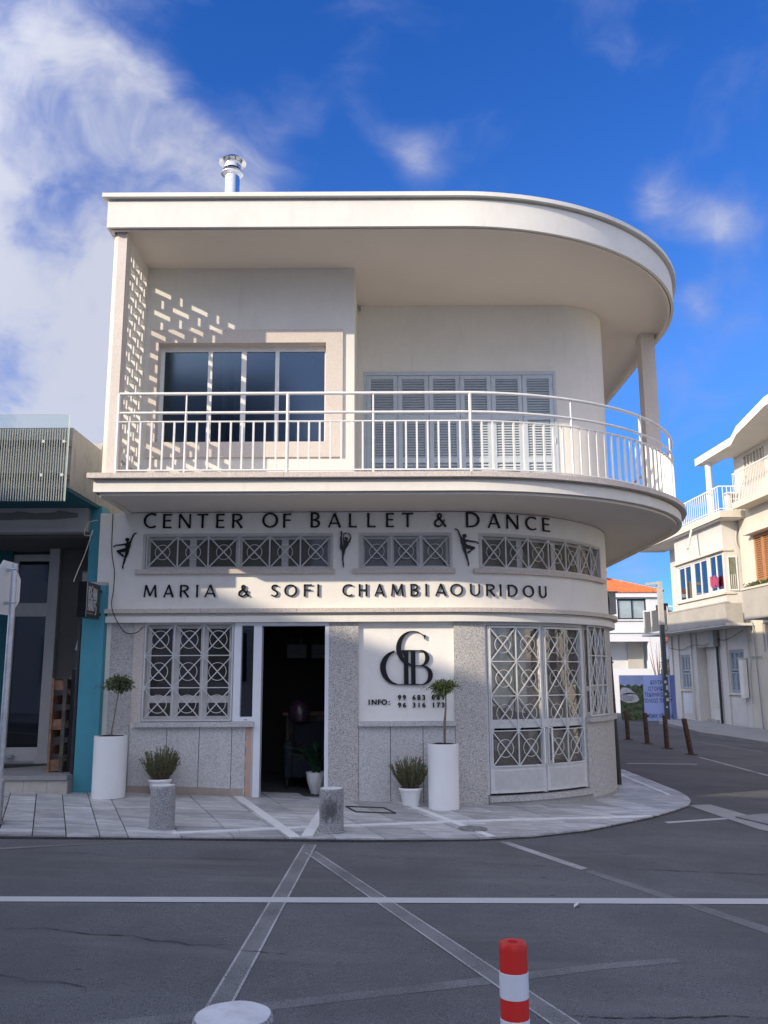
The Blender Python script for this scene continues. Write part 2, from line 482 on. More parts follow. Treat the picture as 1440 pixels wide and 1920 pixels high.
# ------------------------------------------------------------------ mesh helpers
class MB:
    def __init__(self):
        self.v, self.f = [], []

    def add(self, vs, fs):
        o = len(self.v)
        self.v += [tuple(p) for p in vs]
        self.f += [tuple(i + o for i in f) for f in fs]

    def box(self, x0, x1, y0, y1, z0, z1):
        vs = [(x0, y0, z0), (x1, y0, z0), (x1, y1, z0), (x0, y1, z0), (x0, y0, z1), (x1, y0, z1), (x1, y1, z1), (x0, y1, z1)]
        self.add(vs, [(3, 2, 1, 0), (4, 5, 6, 7), (0, 1, 5, 4), (1, 2, 6, 5), (2, 3, 7, 6), (3, 0, 4, 7)])

    def bar(self, a, b, w, h=None, side=None):
        a, b = Vector(a), Vector(b)
        h = w if h is None else h
        d = (b - a).normalized()
        s = Vector(side) if side is not None else (Vector((0, 0, 1)) if abs(d.z) < .95 else Vector((0, 1, 0)))
        s = (s - d * s.dot(d)).normalized()
        t = d.cross(s)
        vs = []
        for p in (a, b):
            for i, j in ((-1, -1), (1, -1), (1, 1), (-1, 1)):
                vs.append(p + t * (w / 2 * i) + s * (h / 2 * j))
        self.add(vs, [(3, 2, 1, 0), (4, 5, 6, 7), (0, 1, 5, 4), (1, 2, 6, 5), (2, 3, 7, 6), (3, 0, 4, 7)])

    def tube(self, pts, r, seg=8, caps=True):
        pts = [Vector(p) for p in pts]
        n = len(pts)
        rs = r if isinstance(r, (list, tuple)) else [r] * n
        o = len(self.v)
        nrm = None
        for i, p in enumerate(pts):
            d = (pts[min(i + 1, n - 1)] - pts[max(i - 1, 0)]).normalized()
            if nrm is None:
                nrm = d.orthogonal().normalized()
            nrm = (nrm - d * nrm.dot(d)).normalized()
            bn = d.cross(nrm)
            for k in range(seg):
                a = 2 * math.pi * k / seg
                self.v.append(tuple(p + (nrm * math.cos(a) + bn * math.sin(a)) * rs[i]))
        for i in range(n - 1):
            for k in range(seg):
                k2 = (k + 1) % seg
                self.f.append((o + i * seg + k, o + i * seg + k2, o + (i + 1) * seg + k2, o + (i + 1) * seg + k))
        if caps:
            self.f.append(tuple(o + k for k in reversed(range(seg))))
            self.f.append(tuple(o + (n - 1) * seg + k for k in range(seg)))

    def lathe(self, prof, cx, cy, seg=24, sx=1, sy=1, caps=True):
        o = len(self.v)
        for r, z in prof:
            for k in range(seg):
                a = 2 * math.pi * k / seg
                self.v.append((cx + r * sx * math.cos(a), cy + r * sy * math.sin(a), z))
        for i in range(len(prof) - 1):
            for k in range(seg):
                k2 = (k + 1) % seg
                self.f.append((o + i * seg + k, o + i * seg + k2, o + (i + 1) * seg + k2, o + (i + 1) * seg + k))
        if caps:
            self.f.append(tuple(o + k for k in reversed(range(seg))))
            self.f.append(tuple(o + (len(prof) - 1) * seg + k for k in range(seg)))

    def prism(self, poly, m, n0, n1):
        """polygon in (u, z), extruded along n, through the mapping m(u, n, z)"""
        area = sum(poly[i][0] * poly[(i + 1) % len(poly)][1] - poly[(i + 1) % len(poly)][0] * poly[i][1] for i in range(len(poly)))
        if area < 0:
            poly = poly[::-1]
        k = len(poly)
        vs = [m(u, n1, z) for u, z in poly] + [m(u, n0, z) for u, z in poly]
        fs = [tuple(range(k)), tuple(reversed(range(k, 2 * k)))]
        fs += [(i, i + k, (i + 1) % k + k, (i + 1) % k) for i in range(k)]
        self.add(vs, fs)

    def ring(self, m, u, z, r, n, t, seg=20, maj=None):
        self.tube([m(u + r * math.cos(2 * math.pi * k / seg), n, z + r * math.sin(2 * math.pi * k / seg)) for k in range(seg + 1)], t, 5, False)

    def wall(self, m, u0, u1, z0, z1, n0, n1, holes=(), du=None, dz=None):
        us = {u0, u1}
        zs = {z0, z1}
        for h in holes:
            for x in h[:2]:
                if u0 < x < u1:
                    us.add(x)
            for x in h[2:]:
                if z0 < x < z1:
                    zs.add(x)
        us, zs = sorted(us), sorted(zs)

        def sub(a, d):
            if not d:
                return a
            out = []
            for p, q in zip(a[:-1], a[1:]):
                k = max(1, math.ceil((q - p) / d))
                out += [p + (q - p) * i / k for i in range(k)]
            return out + [a[-1]]
        us, zs = sub(us, du), sub(zs, dz)
        nu, nz = len(us) - 1, len(zs) - 1

        def solid(i, k):
            if i < 0 or k < 0 or i >= nu or k >= nz:
                return False
            uc, zc = (us[i] + us[i + 1]) / 2, (zs[k] + zs[k + 1]) / 2
            return not any(h[0] < uc < h[1] and h[2] < zc < h[3] for h in holes)
        cache = {}

        def vi(i, s, k):
            key = (i, s, k)
            if key not in cache:
                cache[key] = len(self.v)
                self.v.append(tuple(m(us[i], (n0, n1)[s], zs[k])))
            return cache[key]
        for i in range(nu):
            for k in range(nz):
                if not solid(i, k):
                    continue
                self.f.append((vi(i, 1, k), vi(i + 1, 1, k), vi(i + 1, 1, k + 1), vi(i, 1, k + 1)))
                self.f.append((vi(i, 0, k + 1), vi(i + 1, 0, k + 1), vi(i + 1, 0, k), vi(i, 0, k)))
                if not solid(i - 1, k):
                    self.f.append((vi(i, 0, k), vi(i, 1, k), vi(i, 1, k + 1), vi(i, 0, k + 1)))
                if not solid(i + 1, k):
                    self.f.append((vi(i + 1, 1, k), vi(i + 1, 0, k), vi(i + 1, 0, k + 1), vi(i + 1, 1, k + 1)))
                if not solid(i, k - 1):
                    self.f.append((vi(i, 0, k), vi(i + 1, 0, k), vi(i + 1, 1, k), vi(i, 1, k)))
                if not solid(i, k + 1):
                    self.f.append((vi(i, 1, k + 1), vi(i + 1, 1, k + 1), vi(i + 1, 0, k + 1), vi(i, 0, k + 1)))


ROOTS = {}


def obj(name, mb, mat, parent=None, smooth=None, **props):
    me = bpy.data.meshes.new(name)
    off = Vector((0, 0, 0))
    p = parent
    while p is not None:
        off += p.location
        p = p.parent
    me.from_pydata([tuple(Vector(v) - off) for v in mb.v], [], mb.f)
    me.validate()
    me.update()
    if mat is not None:
        me.materials.append(MAT[mat] if isinstance(mat, str) else mat)
    if smooth is not None:
        me.polygons.foreach_set('use_smooth', [True] * len(me.polygons))
        me.set_sharp_from_angle(angle=R(smooth))
    o = bpy.data.objects.new(name, me)
    COL.objects.link(o)
    if parent is not None:
        o.parent = parent
    for k, v in props.items():
        o[k] = v
    return o


def thing(name, label, cat, loc=(0, 0, 0), group=None):
    o = bpy.data.objects.new(name, None)
    o.empty_display_size = .1
    COL.objects.link(o)
    o.location = loc
    o['label'] = label
    o['category'] = cat
    if group:
        o['group'] = group
    return o


def dup(root, loc, label=None, group=None):
    r = root.copy()
    COL.objects.link(r)
    r.location = loc
    if label:
        r['label'] = label
    if group:
        r['group'] = group
    for ch in list(root.children):
        c = ch.copy()
        COL.objects.link(c)
        c.parent = r
        for g in list(ch.children):
            d = g.copy()
            COL.objects.link(d)
            d.parent = c
    return r


class Path:
    """plan outline: straight front, quarter-circle corner, straight side"""

    def __init__(self, yf, xc, r):
        self.yf, self.xc, self.r = yf, xc, r
        self.e = xc + r * math.pi / 2

    def __call__(self, s, n, z):
        if s <= self.xc:
            return (s, self.yf - n, z)
        if s <= self.e:
            a = (s - self.xc) / self.r
            return (self.xc + (self.r + n) * math.sin(a), self.yf + self.r - (self.r + n) * math.cos(a), z)
        return (self.xc + self.r + n, self.yf + self.r + (s - self.e), z)

    def stations(self, s0, s1, d=.12):
        out = [s0]
        a, b = max(s0, self.xc), min(s1, self.e)
        if b > a:
            k = max(1, math.ceil((b - a) / d))
            out += [a + (b - a) * i / k for i in range(k + 1)]
        out.append(s1)
        res = []
        for x in out:
            if not res or x - res[-1] > 1e-6:
                res.append(x)
        return res

    def plate(self, s0, s1, n, z):
        return [self(s, n, z) for s in self.stations(s0, s1)]


def flat(yf):
    return lambda u, n, z: (u, yf - n, z)


def sidewall(x0):
    return lambda u, n, z: (x0 + n, u, z)


GS = -0.038


def gz(x):
    return GS * x


W = Path(11.70, .75, 2.85)       # ground floor wall
BAL = Path(10.40, .90, 3.675)     # balcony edge
ROOF = Path(10.30, .95, 3.76)    # roof edge
UPW = Path(12.90, 2.68, .90)     # set-back upper wall
YB = 19.0                        # back of the building


def text_mb(body, size, m, u, z, n0, n1, align='LEFT', bold=0.0, sx=1.0, spacing=1.0):
    cu = bpy.data.curves.new('t', 'FONT')
    cu.body = body
    cu.size = size
    cu.align_x = align
    cu.space_character = spacing
    cu.offset = bold
    cu.extrude = .5
    cu.resolution_u = 4
    o = bpy.data.objects.new('t', cu)
    COL.objects.link(o)
    dg = bpy.context.evaluated_depsgraph_get()
    me = bpy.data.meshes.new_from_object(o.evaluated_get(dg))
    mb = MB()
    mb.add([m(u + v.co.x * sx, n0 + (v.co.z + .5) * (n1 - n0), z + v.co.y) for v in me.vertices], [tuple(p.vertices) for p in me.polygons])
    bpy.data.objects.remove(o)
    bpy.data.meshes.remove(me)
    bpy.data.curves.remove(cu)
    return mb


# ================================================================== SETTING
mb = MB()
nx, ny = 24, 24
for i in range(nx + 1):
    for j in range(ny + 1):
        x, y = -120 + 240 * i / nx, -80 + 400 * j / ny
        mb.v.append((x, y, gz(x)))
for i in range(nx):
    for j in range(ny):
        a = i * (ny + 1) + j
        mb.f.append((a, a + ny + 1, a + ny + 2, a + 1))
road = obj('road', mb, 'asphalt', kind='structure')


def ground_poly(pts, lift):
    return [(x, y, gz(x) + lift) for x, y in pts]


def road_piece(name, pts, mat, lift=.003):
    m_ = MB()
    m_.add(ground_poly(pts, lift), [tuple(range(len(pts)))])
    o = obj(name, m_, mat, road)
    # make sure it faces up
    if o.data.polygons[0].normal.z < 0:
        o.data.flip_normals()
    return o


def strip(p0, p1, w):
    a, b = Vector(p0), Vector(p1)
    d = (b - a).normalized()
    n = Vector((-d.y, d.x)) * (w / 2)
    return [tuple(a - n), tuple(b - n), tuple(b + n), tuple(a + n)]


road_piece('road_line', [(-9, 5.40), (-2.63, 6.39), (2.90, 7.10), (9, 7.75), (9, 7.93), (2.97, 7.28), (-2.69, 6.52), (-9, 5.55)], 'paint', .0046)
# broad faded bands left of an old zebra layout
road_piece('faded_band', [(-.77, 8.84), (-.87, 4.3), (-.76, 4.3), (-.66, 8.84)], 'faded', .002)
road_piece('faded_band_edge', strip((-.775, 8.84), (-.875, 4.3), .014), 'fadededge', .0032)
road_piece('faded_band_edge', strip((-.665, 8.84), (-.765, 4.3), .014), 'fadededge', .0032)
road_piece('faded_band', [(-.64, 8.50), (.99, 4.4), (.84, 4.4), (-.74, 8.46)], 'faded', .0026)
road_piece('faded_band_edge', strip((-.64, 8.50), (.99, 4.4), .014), 'fadededge', .0040)
road_piece('faded_band_edge', strip((-.735, 8.46), (.85, 4.4), .014), 'fadededge', .0040)
road_piece('faded_band', [(1.24, 9.36), (1.78, 8.2), (1.70, 8.12), (1.14, 9.34)], 'fadededge', .002)
road_piece('faded_band', [(1.80, 8.12), (2.63, 6.44), (3.6, 4.5), (3.5, 4.45), (2.54, 6.30), (1.72, 8.04)], 'faded', .002)
road_piece('faded_band', [(-2.2, 4.02), (-.90, 4.57), (-.59, 4.72), (0, 4.97), (.61, 5.24), (1.25, 5.52), (1.73, 5.68), (1.75, 5.60), (1.25, 5.42), (.62, 5.12), (0, 4.86), (-.59, 4.60), (-.9, 4.45), (-2.15, 3.92)], 'faint', .0015)
road_piece('road_line', [(-4.2, 7.72), (-3.41, 8.17), (-2.29, 8.74), (-2.3, 8.69), (-3.38, 8.10), (-4.2, 7.62)], 'faded')
road_piece('road_line', [(3.34, 11.05), (4.28, 11.58), (4.30, 11.48), (3.36, 10.95)], 'paint')
road_piece('gutter_band', [(4.16, 12.62), (4.52, 12.78), (4.75, 11.3), (5.6, 9.6), (5.2, 9.4), (4.33, 10.7), (4.22, 11.8)], 'kerbstone', .006)
road_piece('road_line', [(5.0, 18.80), (6.6, 19.22), (6.6, 19.33), (5.0, 18.92)], 'paint')
road_piece('road_line', [(7.28, 21.2), (7.2, 17.25), (7.25, 15), (7.35, 15), (7.30, 17.25), (7.37, 21.2)], 'fadededge')
road_piece('road_line', [(6.9, 20.9), (6.2, 20.7), (5.2, 20.2), (5.2, 20.1), (6.2, 20.6), (6.9, 20.82)], 'faded')
road_piece('road_line', [(8.98, 30.9), (10.4, 31.1), (10.4, 31.4), (8.98, 31.2)], 'faint')
road_piece('road_line', [(9.2, 27.0), (9.75, 23.6), (9.9, 23.6), (9.5, 27.0)], 'faded')
CR = [[(-2.35, 5.77), (-2.1, 5.81), (-1.78, 5.72), (-1.54, 5.73), (-1.4, 5.64), (-1.25, 5.63), (-1.16, 5.57), (-.95, 5.62)],
      [(-1.04, 5.58), (-.93, 5.53), (-.76, 5.5), (-.57, 5.48)], [(-2.6, 4.97), (-2.01, 4.95), (-1.89, 4.93), (-1.86, 4.88), (-1.67, 4.88), (-1.52, 4.82), (-1.47, 4.66)],
      [(-3.18, 7.98), (-2.59, 8.08), (-2.29, 7.94), (-1.93, 7.95), (-1.58, 8.03), (-1.26, 8.03), (-.92, 8.06), (-.71, 8.3)],
      [(-.53, 8.48), (-.01, 8.34), (.46, 8.33), (1.12, 8.21), (1.79, 8.27), (2.46, 8.22), (3.36, 8.18), (4.5, 8.3)],
      [(.68, 4.63), (.9, 4.68), (1.11, 4.67), (1.42, 4.69), (1.71, 4.76), (2.1, 4.7)], [(4.6, 15.5), (5.6, 14.9), (6.4, 15.2), (7.4, 14.6)]]
for ci, pts in enumerate(CR):
    fine = []
    for (x0, y0), (x1, y1) in zip(pts[:-1], pts[1:]):
        k = max(2, int(math.hypot(x1 - x0, y1 - y0) / .035))
        for i in range(k):
            t = i / k
            fine.append((x0 + (x1 - x0) * t + rng.uniform(-.004, .004), y0 + (y1 - y0) * t + rng.uniform(-.003, .003) + .02 * mnoise.noise(Vector((x0 * 3 + i * .23, ci, 0)))))
    fine.append(pts[-1])
    m_ = MB()
    k = len(fine)
    wb = [.010, .006, .009, .0065, .0065, .006, .012][ci]
    for i, (x, y) in enumerate(fine):
        w = wb * min(1, .3 + 3 * min(i, k - 1 - i) / k) * rng.uniform(.15, 1.2) * (.35 + 1.1 * max(0, mnoise.noise(Vector((x * 2.5, y * 2.5, ci))) + .45))
        m_.v += [(x, y - w, gz(x) + .0045), (x, y + w, gz(x) + .0045)]
    for i in range(k - 1):
        m_.f.append((2 * i, 2 * i + 2, 2 * i + 3, 2 * i + 1))
    obj('crack', m_, 'crack', road)

# ---- pavement round the corner, laid with skewed marble slabs
KERB = [(-9, 8.15), (-3.58, 8.58), (-2.15, 8.80), (-1.15, 8.92), (-.22, 9.05), (.95, 9.34), (1.54, 9.62), (2.21, 10.12), (3.25, 11.25), (3.82, 12.02), (4.13, 12.5), (4.30, 12.92), (4.40, 13.35), (4.46, 13.85), (4.48, 15.2), (4.48, 22)]
PAV = KERB + [(-9, 22)]
LIFT = .035
mb = MB()
k = len(PAV)
mb.add(ground_poly(PAV, LIFT - .016) + ground_poly(PAV, -.2), [tuple(range(k)), tuple(reversed(range(k, 2 * k)))] + [(i, i + k, (i + 1) % k + k, (i + 1) % k) for i in range(k)])
pavement = obj('pavement', mb, 'joint', kind='structure')


def clip(poly, cp):
    """Sutherland-Hodgman, cp convex and counter-clockwise"""
    out = poly
    for i in range(len(cp)):
        a, b = Vector(cp[i]), Vector(cp[(i + 1) % len(cp)])
        e = b - a
        inp, out = out, []
        if not inp:
            return []
        for j in range(len(inp)):
            p, q = Vector(inp[j]), Vector(inp[(j + 1) % len(inp)])
            sp = e.x * (p.y - a.y) - e.y * (p.x - a.x)
            sq = e.x * (q.y - a.y) - e.y * (q.x - a.x)
            if sp >= 0:
                out.append(tuple(p))
            if (sp >= 0) != (sq >= 0):
                t = sp / (sp - sq)
                out.append(tuple(p + (q - p) * t))
    return out


def covered(x, y):       # under the building
    if y > 12.0 and x < .75:
        return True
    if x >= .75 and x < 3.3 and y > 14.0:
        return True
    return (x - .75) ** 2 + (y - 14.55) ** 2 < 2.5 ** 2 or (y > 11.8 and x < .75)


SK = -.375
xs = [-8.2 + .32 * i for i in range(18)]
xs = [x for x in xs if x < -2.45] + [-2.49 + .515 * i for i in range(24)]
xs = sorted(set(round(x, 3) for x in xs))
xs = [x for i, x in enumerate(xs) if i == 0 or x - xs[i - 1] > .2]
for ci, (xa, xb) in enumerate(zip(xs[:-1], xs[1:])):
    yo = rng.choice([0, 0, .02, .3])
    y = 7.6 + yo
    while y < 17:
        h = rng.choice([.58, .58, .58, .56, .60])
        y0, y1 = y + .011, y + h - .011
        y += h
        def sx_(x, yy):
            return x + SK * (yy - 8.9)
        g_ = .006
        quad = [(sx_(xa + g_, y0), y0), (sx_(xb - g_, y0), y0), (sx_(xb - g_, y1), y1), (sx_(xa + g_, y1), y1)]
        if all(covered(*q) for q in quad) or max(q[0] for q in quad) < -5.6:
            continue
        poly = clip(quad, PAV)
        if len(poly) < 3:
            continue
        ar = abs(sum(poly[i][0] * poly[(i + 1) % len(poly)][1] - poly[(i + 1) % len(poly)][0] * poly[i][1] for i in range(len(poly)))) / 2
        if ar < .004:
            continue
        dz = LIFT + rng.uniform(-.003, .002)
        m_ = MB()
        kk = len(poly)
        m_.add(ground_poly(poly, dz) + ground_poly(poly, dz - .02), [tuple(range(kk))] + [(i, i + kk, (i + 1) % kk + kk, (i + 1) % kk) for i in range(kk)])
        obj('paving_slab', m_, rng.choice(SLABS + SLABS[:1]), pavement)


def pav_strip(pts, lift=LIFT + .006):
    poly = pts
    a = sum(poly[i][0] * poly[(i + 1) % len(poly)][1] - poly[(i + 1) % len(poly)][0] * poly[i][1] for i in range(len(poly)))
    if a < 0:
        poly = poly[::-1]
    poly = clip(poly, PAV)
    m_ = MB()
    kk = len(poly)
    m_.add(ground_poly(poly, lift) + ground_poly(poly, lift - .02), [tuple(range(kk))] + [(i, i + kk, (i + 1) % kk + kk, (i + 1) % kk) for i in range(kk)])
    return obj('marble_strip', m_, 'marblewhite', pavement)


for k in range(5):       # the diagonal strips are made of several lengths
    t0, t1 = k / 5 + .002, (k + 1) / 5 - .002
    a, b = Vector((-1.90, 11.75)), Vector((-.83, 8.86))
    pav_strip(strip(a.lerp(b, t0), a.lerp(b, t1), .11))
    a, b = Vector((.20, 11.7)), Vector((1.10, 9.37))
    pav_strip(strip(a.lerp(b, t0), a.lerp(b, t1), .085))
for k in range(9):
    a, b = Vector((-2.07, 8.96)), Vector((3.3, 11.24))
    p0, p1 = a.lerp(b, k / 9 + .001), a.lerp(b, (k + 1) / 9 - .001)
    bulge = lambda p: Vector((p.x, p.y + .10 * math.sin(math.pi * (p.x + 2.07) / 5.4)))
    pav_strip(strip(bulge(p0), bulge(p1), .075), LIFT + .011)
pav_strip(strip((-.72, 10.75), (-.77, 8.9), .11), LIFT + .016)
for k in range(4):
    a, b = Vector((4.16, 13.5 + k * .9)), Vector((4.16, 14.39 + k * .9))
    pav_strip(strip(a, b, .07))
# near pavement, where the photographer stands
mb = MB()
NP = [(-12, -1.0), (12, -1.0), (12, 3.75), (-12, 3.2)]
mb.add(ground_poly(NP, .11) + ground_poly(NP, -.2), [(0, 1, 2, 3), (7, 6, 5, 4), (0, 4, 5, 1), (1, 5, 6, 2), (2, 6, 7, 3), (3, 7, 4, 0)])
obj('near_pavement', mb, 'kerbstone', kind='structure')
# far pavement in the side street
fp = [(10.4, 20), (10.7, 24), (10.95, 26), (10.75, 29), (10.6, 30.5), (11.1, 34), (11.9, 39.2), (12.6, 41.6), (15, 42.5), (16, 20)]
mb = MB()
k = len(fp)
mb.add(ground_poly(fp, .13) + ground_poly(fp, -.2), [tuple(reversed(range(k))), tuple(range(k, 2 * k))] + [((i + 1) % k, (i + 1) % k + k, i + k, i) for i in range(k)])
obj('far_pavement', mb, 'kerbstone', kind='structure')

# ================================================================== THE DANCE STUDIO BUILDING
BLD = thing('corner_building', 'white rounded corner building with dance studio lettering and a curved balcony', 'building', (-.3, 11.7, 0))


def part(name, mb, mat, smooth=None, parent=None, **kw):
    return obj(name, mb, mat, parent or BLD, smooth, **kw)


sEnd = W.e + (YB - W.yf - W.r)
# upper band of the ground floor, with the strip windows cut out
SW = [(-3.24, -.684, 6, 4), (-.346, .915, 3, 3), (1.272, 3.86, 7, 4)]
mb = MB()
mb.wall(W, -3.83, sEnd, 2.49, 3.79, -.25, 0, [(a, b, 3.02, 3.508) for a, b, _, _ in SW], .15)
part('band_wall', mb, 'band', 40)
# cornice with stone coping over the shop windows
mb = MB()
mb.wall(W, -3.665, sEnd, 2.312, 2.395, -.22, .085, du=.12)
mb.wall(W, -3.655, sEnd, 2.395, 2.432, -.22, .05, du=.12)
part('cornice', mb, 'white', 40)
s = -3.67
cs = [-3.67, -2.41, -1.15, .12, 1.38, 2.6, 3.75, 4.9, 6.1, 7.4, sEnd]
for a, b in zip(cs[:-1], cs[1:]):
    mb = MB()
    mb.wall(W, a + .002, b - .002, 2.433, 2.489, -.1, .135, du=.12)
    part('coping_stone', mb, 'coping', 40)
# pilasters and piers in granite render
for a, b in ((-3.60, -3.31), (-.733, -.345), (.912, 1.325)):
    mb = MB()
    mb.wall(W, a, b, -.3, 2.311, -.25, .012, du=.12)
    part('pilaster', mb, 'pilaster', 40)
mb = MB()
mb.wall(W, 3.84, sEnd, 1.03, 2.311, -.25, .0, du=.12)
part('end_pier', mb, 'pilaster', 40)
mb = MB()
mb.wall(W, -3.665, -3.60, -.3, 2.311, -.25, .0)
mb.wall(W, -3.31, -3.17, .9, 2.311, -.25, -.01)
part('wall_edge', mb, 'white')
mb = MB()
mb.wall(W, -3.31, -3.172, 1.036, 2.308, -.02, -.004)
part('stone_jamb', mb, 'coping')
# dado panels
for a, b in ((-3.31, -1.70), (-.345, .912)):
    mb = MB()
    mb.wall(W, a, b, -.3, .97, -.25, -.03)
    part('dado_backing', mb, 'joint')
for a, b in ((-3.31, -2.82), (-2.82, -2.40), (-2.40, -1.98), (-1.98, -1.80), (-.345, .07), (.07, .49), (.49, .912)):
    mb = MB()
    mb.wall(W, a + .004, b - .004, -.3, .968, -.03, 0)
    part('dado_panel', mb, 'dado')
mb = MB()          # strip where a panel has come away, showing salmon mortar
zz = [(.05 + i * .057) for i in range(17)]
poly = [(-1.798 + (.02 * math.sin(i * 1.9) + .012 * math.sin(i * 4.1)), z) for i, z in enumerate(zz)] + [(-1.725 + .01 * math.sin(i * 2.3), z) for i, z in reversed(list(enumerate(zz)))]
mb.prism(poly, W, -.014, -.004)
part('bare_mortar_patch', mb, 'salmon')
mb = MB()
mb.wall(W, -1.728, -1.702, -.3, .965, -.02, .002)
mb.wall(W, -1.80, -1.729, -.3, .968, -.029, -.0145)
part('mortar_edge', mb, 'dirtywhite')
mb = MB()
mb.prism([(-3.3, .02), (-3.3, .245), (-2.85, .235), (-2.4, .225), (-2.05, .205), (-1.82, .20), (-1.82, .02)], W, 0, .003)
part('stained_base_patch', mb, plaster('base_patch', (.36, .30, .25), .16, .2, dirt=(.42, .40, .37), dirt_amt=.6))
for a, b in ((-3.245, -1.69), (-.343, .910)):
    mb = MB()
    mb.wall(W, a, b, .972, 1.034, -.2, .055)
    part('window_sill', mb, 'dado')
mb = MB()
mb.wall(W, 3.06, 4.75, .965, 1.029, -.2, .05, du=.12)
part('window_sill', mb, 'dado_side', 40)
mb = MB()
mb.wall(W, 3.06, sEnd, -.5, .964, -.25, .0, du=.12)
part('curved_dado', mb, 'dado_side', 40)
mb = MB()
mb.wall(W, 3.0, sEnd, -.5, -.05, -.2, .02, du=.08)
part('plinth', mb, 'kerbstone', 40)
# sign wall panel
mb = MB()
mb.wall(W, -.345, .912, 1.03, 2.311, -.25, -.035)
part('sign_panel', mb, 'band')


def grille(parent, m, s0, s1, z0, z1, nc, nr, n, w=.0135, ringr=.115, frame=.020, t=.014, cells=None):
    """cross-braced window grille; the rings are pieces of their own"""
    mb = MB()
    cs_ = cells or [s0 + (s1 - s0) * i / nc for i in range(nc + 1)]
    zs_ = [z0 + (z1 - z0) * i / nr for i in range(nr + 1)]
    for i, x in enumerate(cs_):
        ww = frame if i in (0, nc) else w * 1.15
        mb.wall(m, x - ww / 2, x + ww / 2, z0, z1, n - .008, n + .008)
    for k, z in enumerate(zs_):
        ww = frame if k in (0, nr) else w
        mb.wall(m, s0, s1, z - ww / 2, z + ww / 2, n - .007, n + .007, du=.2)
    for i in range(nc):
        for k in range(nr):
            for a, b in (((cs_[i], zs_[k]), (cs_[i + 1], zs_[k + 1])), ((cs_[i], zs_[k + 1]), (cs_[i + 1], zs_[k]))):
                sgn = .002 if a[1] < b[1] else -.002
                q = 3
                pts = [m(a[0] + (b[0] - a[0]) * j / q, n + sgn, a[1] + (b[1] - a[1]) * j / q) for j in range(q + 1)]
                for p0, p1 in zip(pts[:-1], pts[1:]):
                    side = Vector(m(a[0], 1, a[1])) - Vector(m(a[0], 0, a[1]))
                    mb.bar(p0, p1, w, .010, side)
    obj('grille', mb, 'grillepaint', parent)
    for i in range(nc):
        for k in range(nr):
            u, z = (cs_[i] + cs_[i + 1]) / 2, (zs_[k] + zs_[k + 1]) / 2
            rb = MB()
            rr = min(ringr, (cs_[i + 1] - cs_[i]) * .3)
            rb.ring(m, u, z, rr, n - .012, .0038, 22)
            obj('ring', rb, 'metalwhite', parent, 60)


def casements(parent, m, s0, s1, z0, z1, nsash, n, fr=.05, glass='glassdark', mat='framegrey', trans=None):
    mb = MB()
    step = (s1 - s0) / nsash
    holes = []
    for i in range(nsash):
        a, b = s0 + i * step, s0 + (i + 1) * step
        zh = [(z0, z1)] if trans is None else [(z0, trans), (trans, z1)]
        for q0, q1 in zh:
            holes.append((a + fr, b - fr, q0 + fr * .9, q1 - fr * .9))
    mb.wall(m, s0, s1, z0, z1, n - .03, n, holes, .2)
    obj('casement_frame', mb, mat, parent)
    for h in holes:
        pb = MB()
        pb.wall(m, h[0] - .004, h[1] + .004, h[2] - .004, h[3] + .004, n - .018, n - .012, du=.15)
        obj('pane', pb, glass, parent, 40)


for a, b, nc, ns in SW:
    mb = MB()
    mb.wall(W, a, b, 3.02, 3.508, -.10, -.004, [(a + .035, b - .035, 3.03, 3.475)], .15)
    wn_ = part('strip_window', mb, 'framegrey', 40)
    casements(wn_, W, a + .035, b - .035, 3.03, 3.475, ns, -.10, .045, 'dusty')
    grille(wn_, W, a + .05, b - .03, 3.04, 3.475, nc, 1, -.03, .015, .10, .018)
    mb = MB()
    mb.wall(W, a - .075, b + .03, 2.957, 3.017, -.15, .06, du=.12)
    part('window_sill', mb, 'coping', 40)

# shop window left of the door
mb = MB()
mb.wall(W, -3.17, -1.98, 1.036, 2.311, -.12, -.02, [(-3.14, -2.01, 1.06, 2.285)])
wn_ = part('shop_window', mb, 'framegrey')
casements(wn_, W, -3.14, -2.01, 1.06, 2.285, 3, -.10, .05, 'dustyshop', trans=1.32)
grille(wn_, W, -3.15, -2.00, 1.055, 2.30, 3, 3, -.005, .012, .118, .019)
# entrance: side light, frame, open doorway
mb = MB()
mb.wall(W, -1.978, -1.615, 1.037, 2.311, -.16, .004, [(-1.885, -1.722, 1.095, 2.272)])
mb.wall(W, -1.700, -1.614, .03, 1.036, -.16, .004)
mb.wall(W, -1.614, -.783, 2.268, 2.311, -.16, .004)
mb.wall(W, -.783, -.734, .0, 2.311, -.16, .004)
dr = part('entrance_frame', mb, 'pvc')
mb = MB()
mb.wall(W, -1.89, -1.717, 1.09, 2.277, -.07, -.06)
obj('pane', mb, 'glassdark', dr)
mb = MB()
mb.wall(W, -1.826, -1.786, 1.055, 1.063, .0, .006)
obj('vent_slot', mb, 'blackmatt', dr)
mb = MB()
mb.box(-1.61, -.79, 11.66, 12.05, -.1, .062)
part('threshold', mb, simple('dark_threshold_marble', (.06, .06, .06), .4, 0, .4, 5))

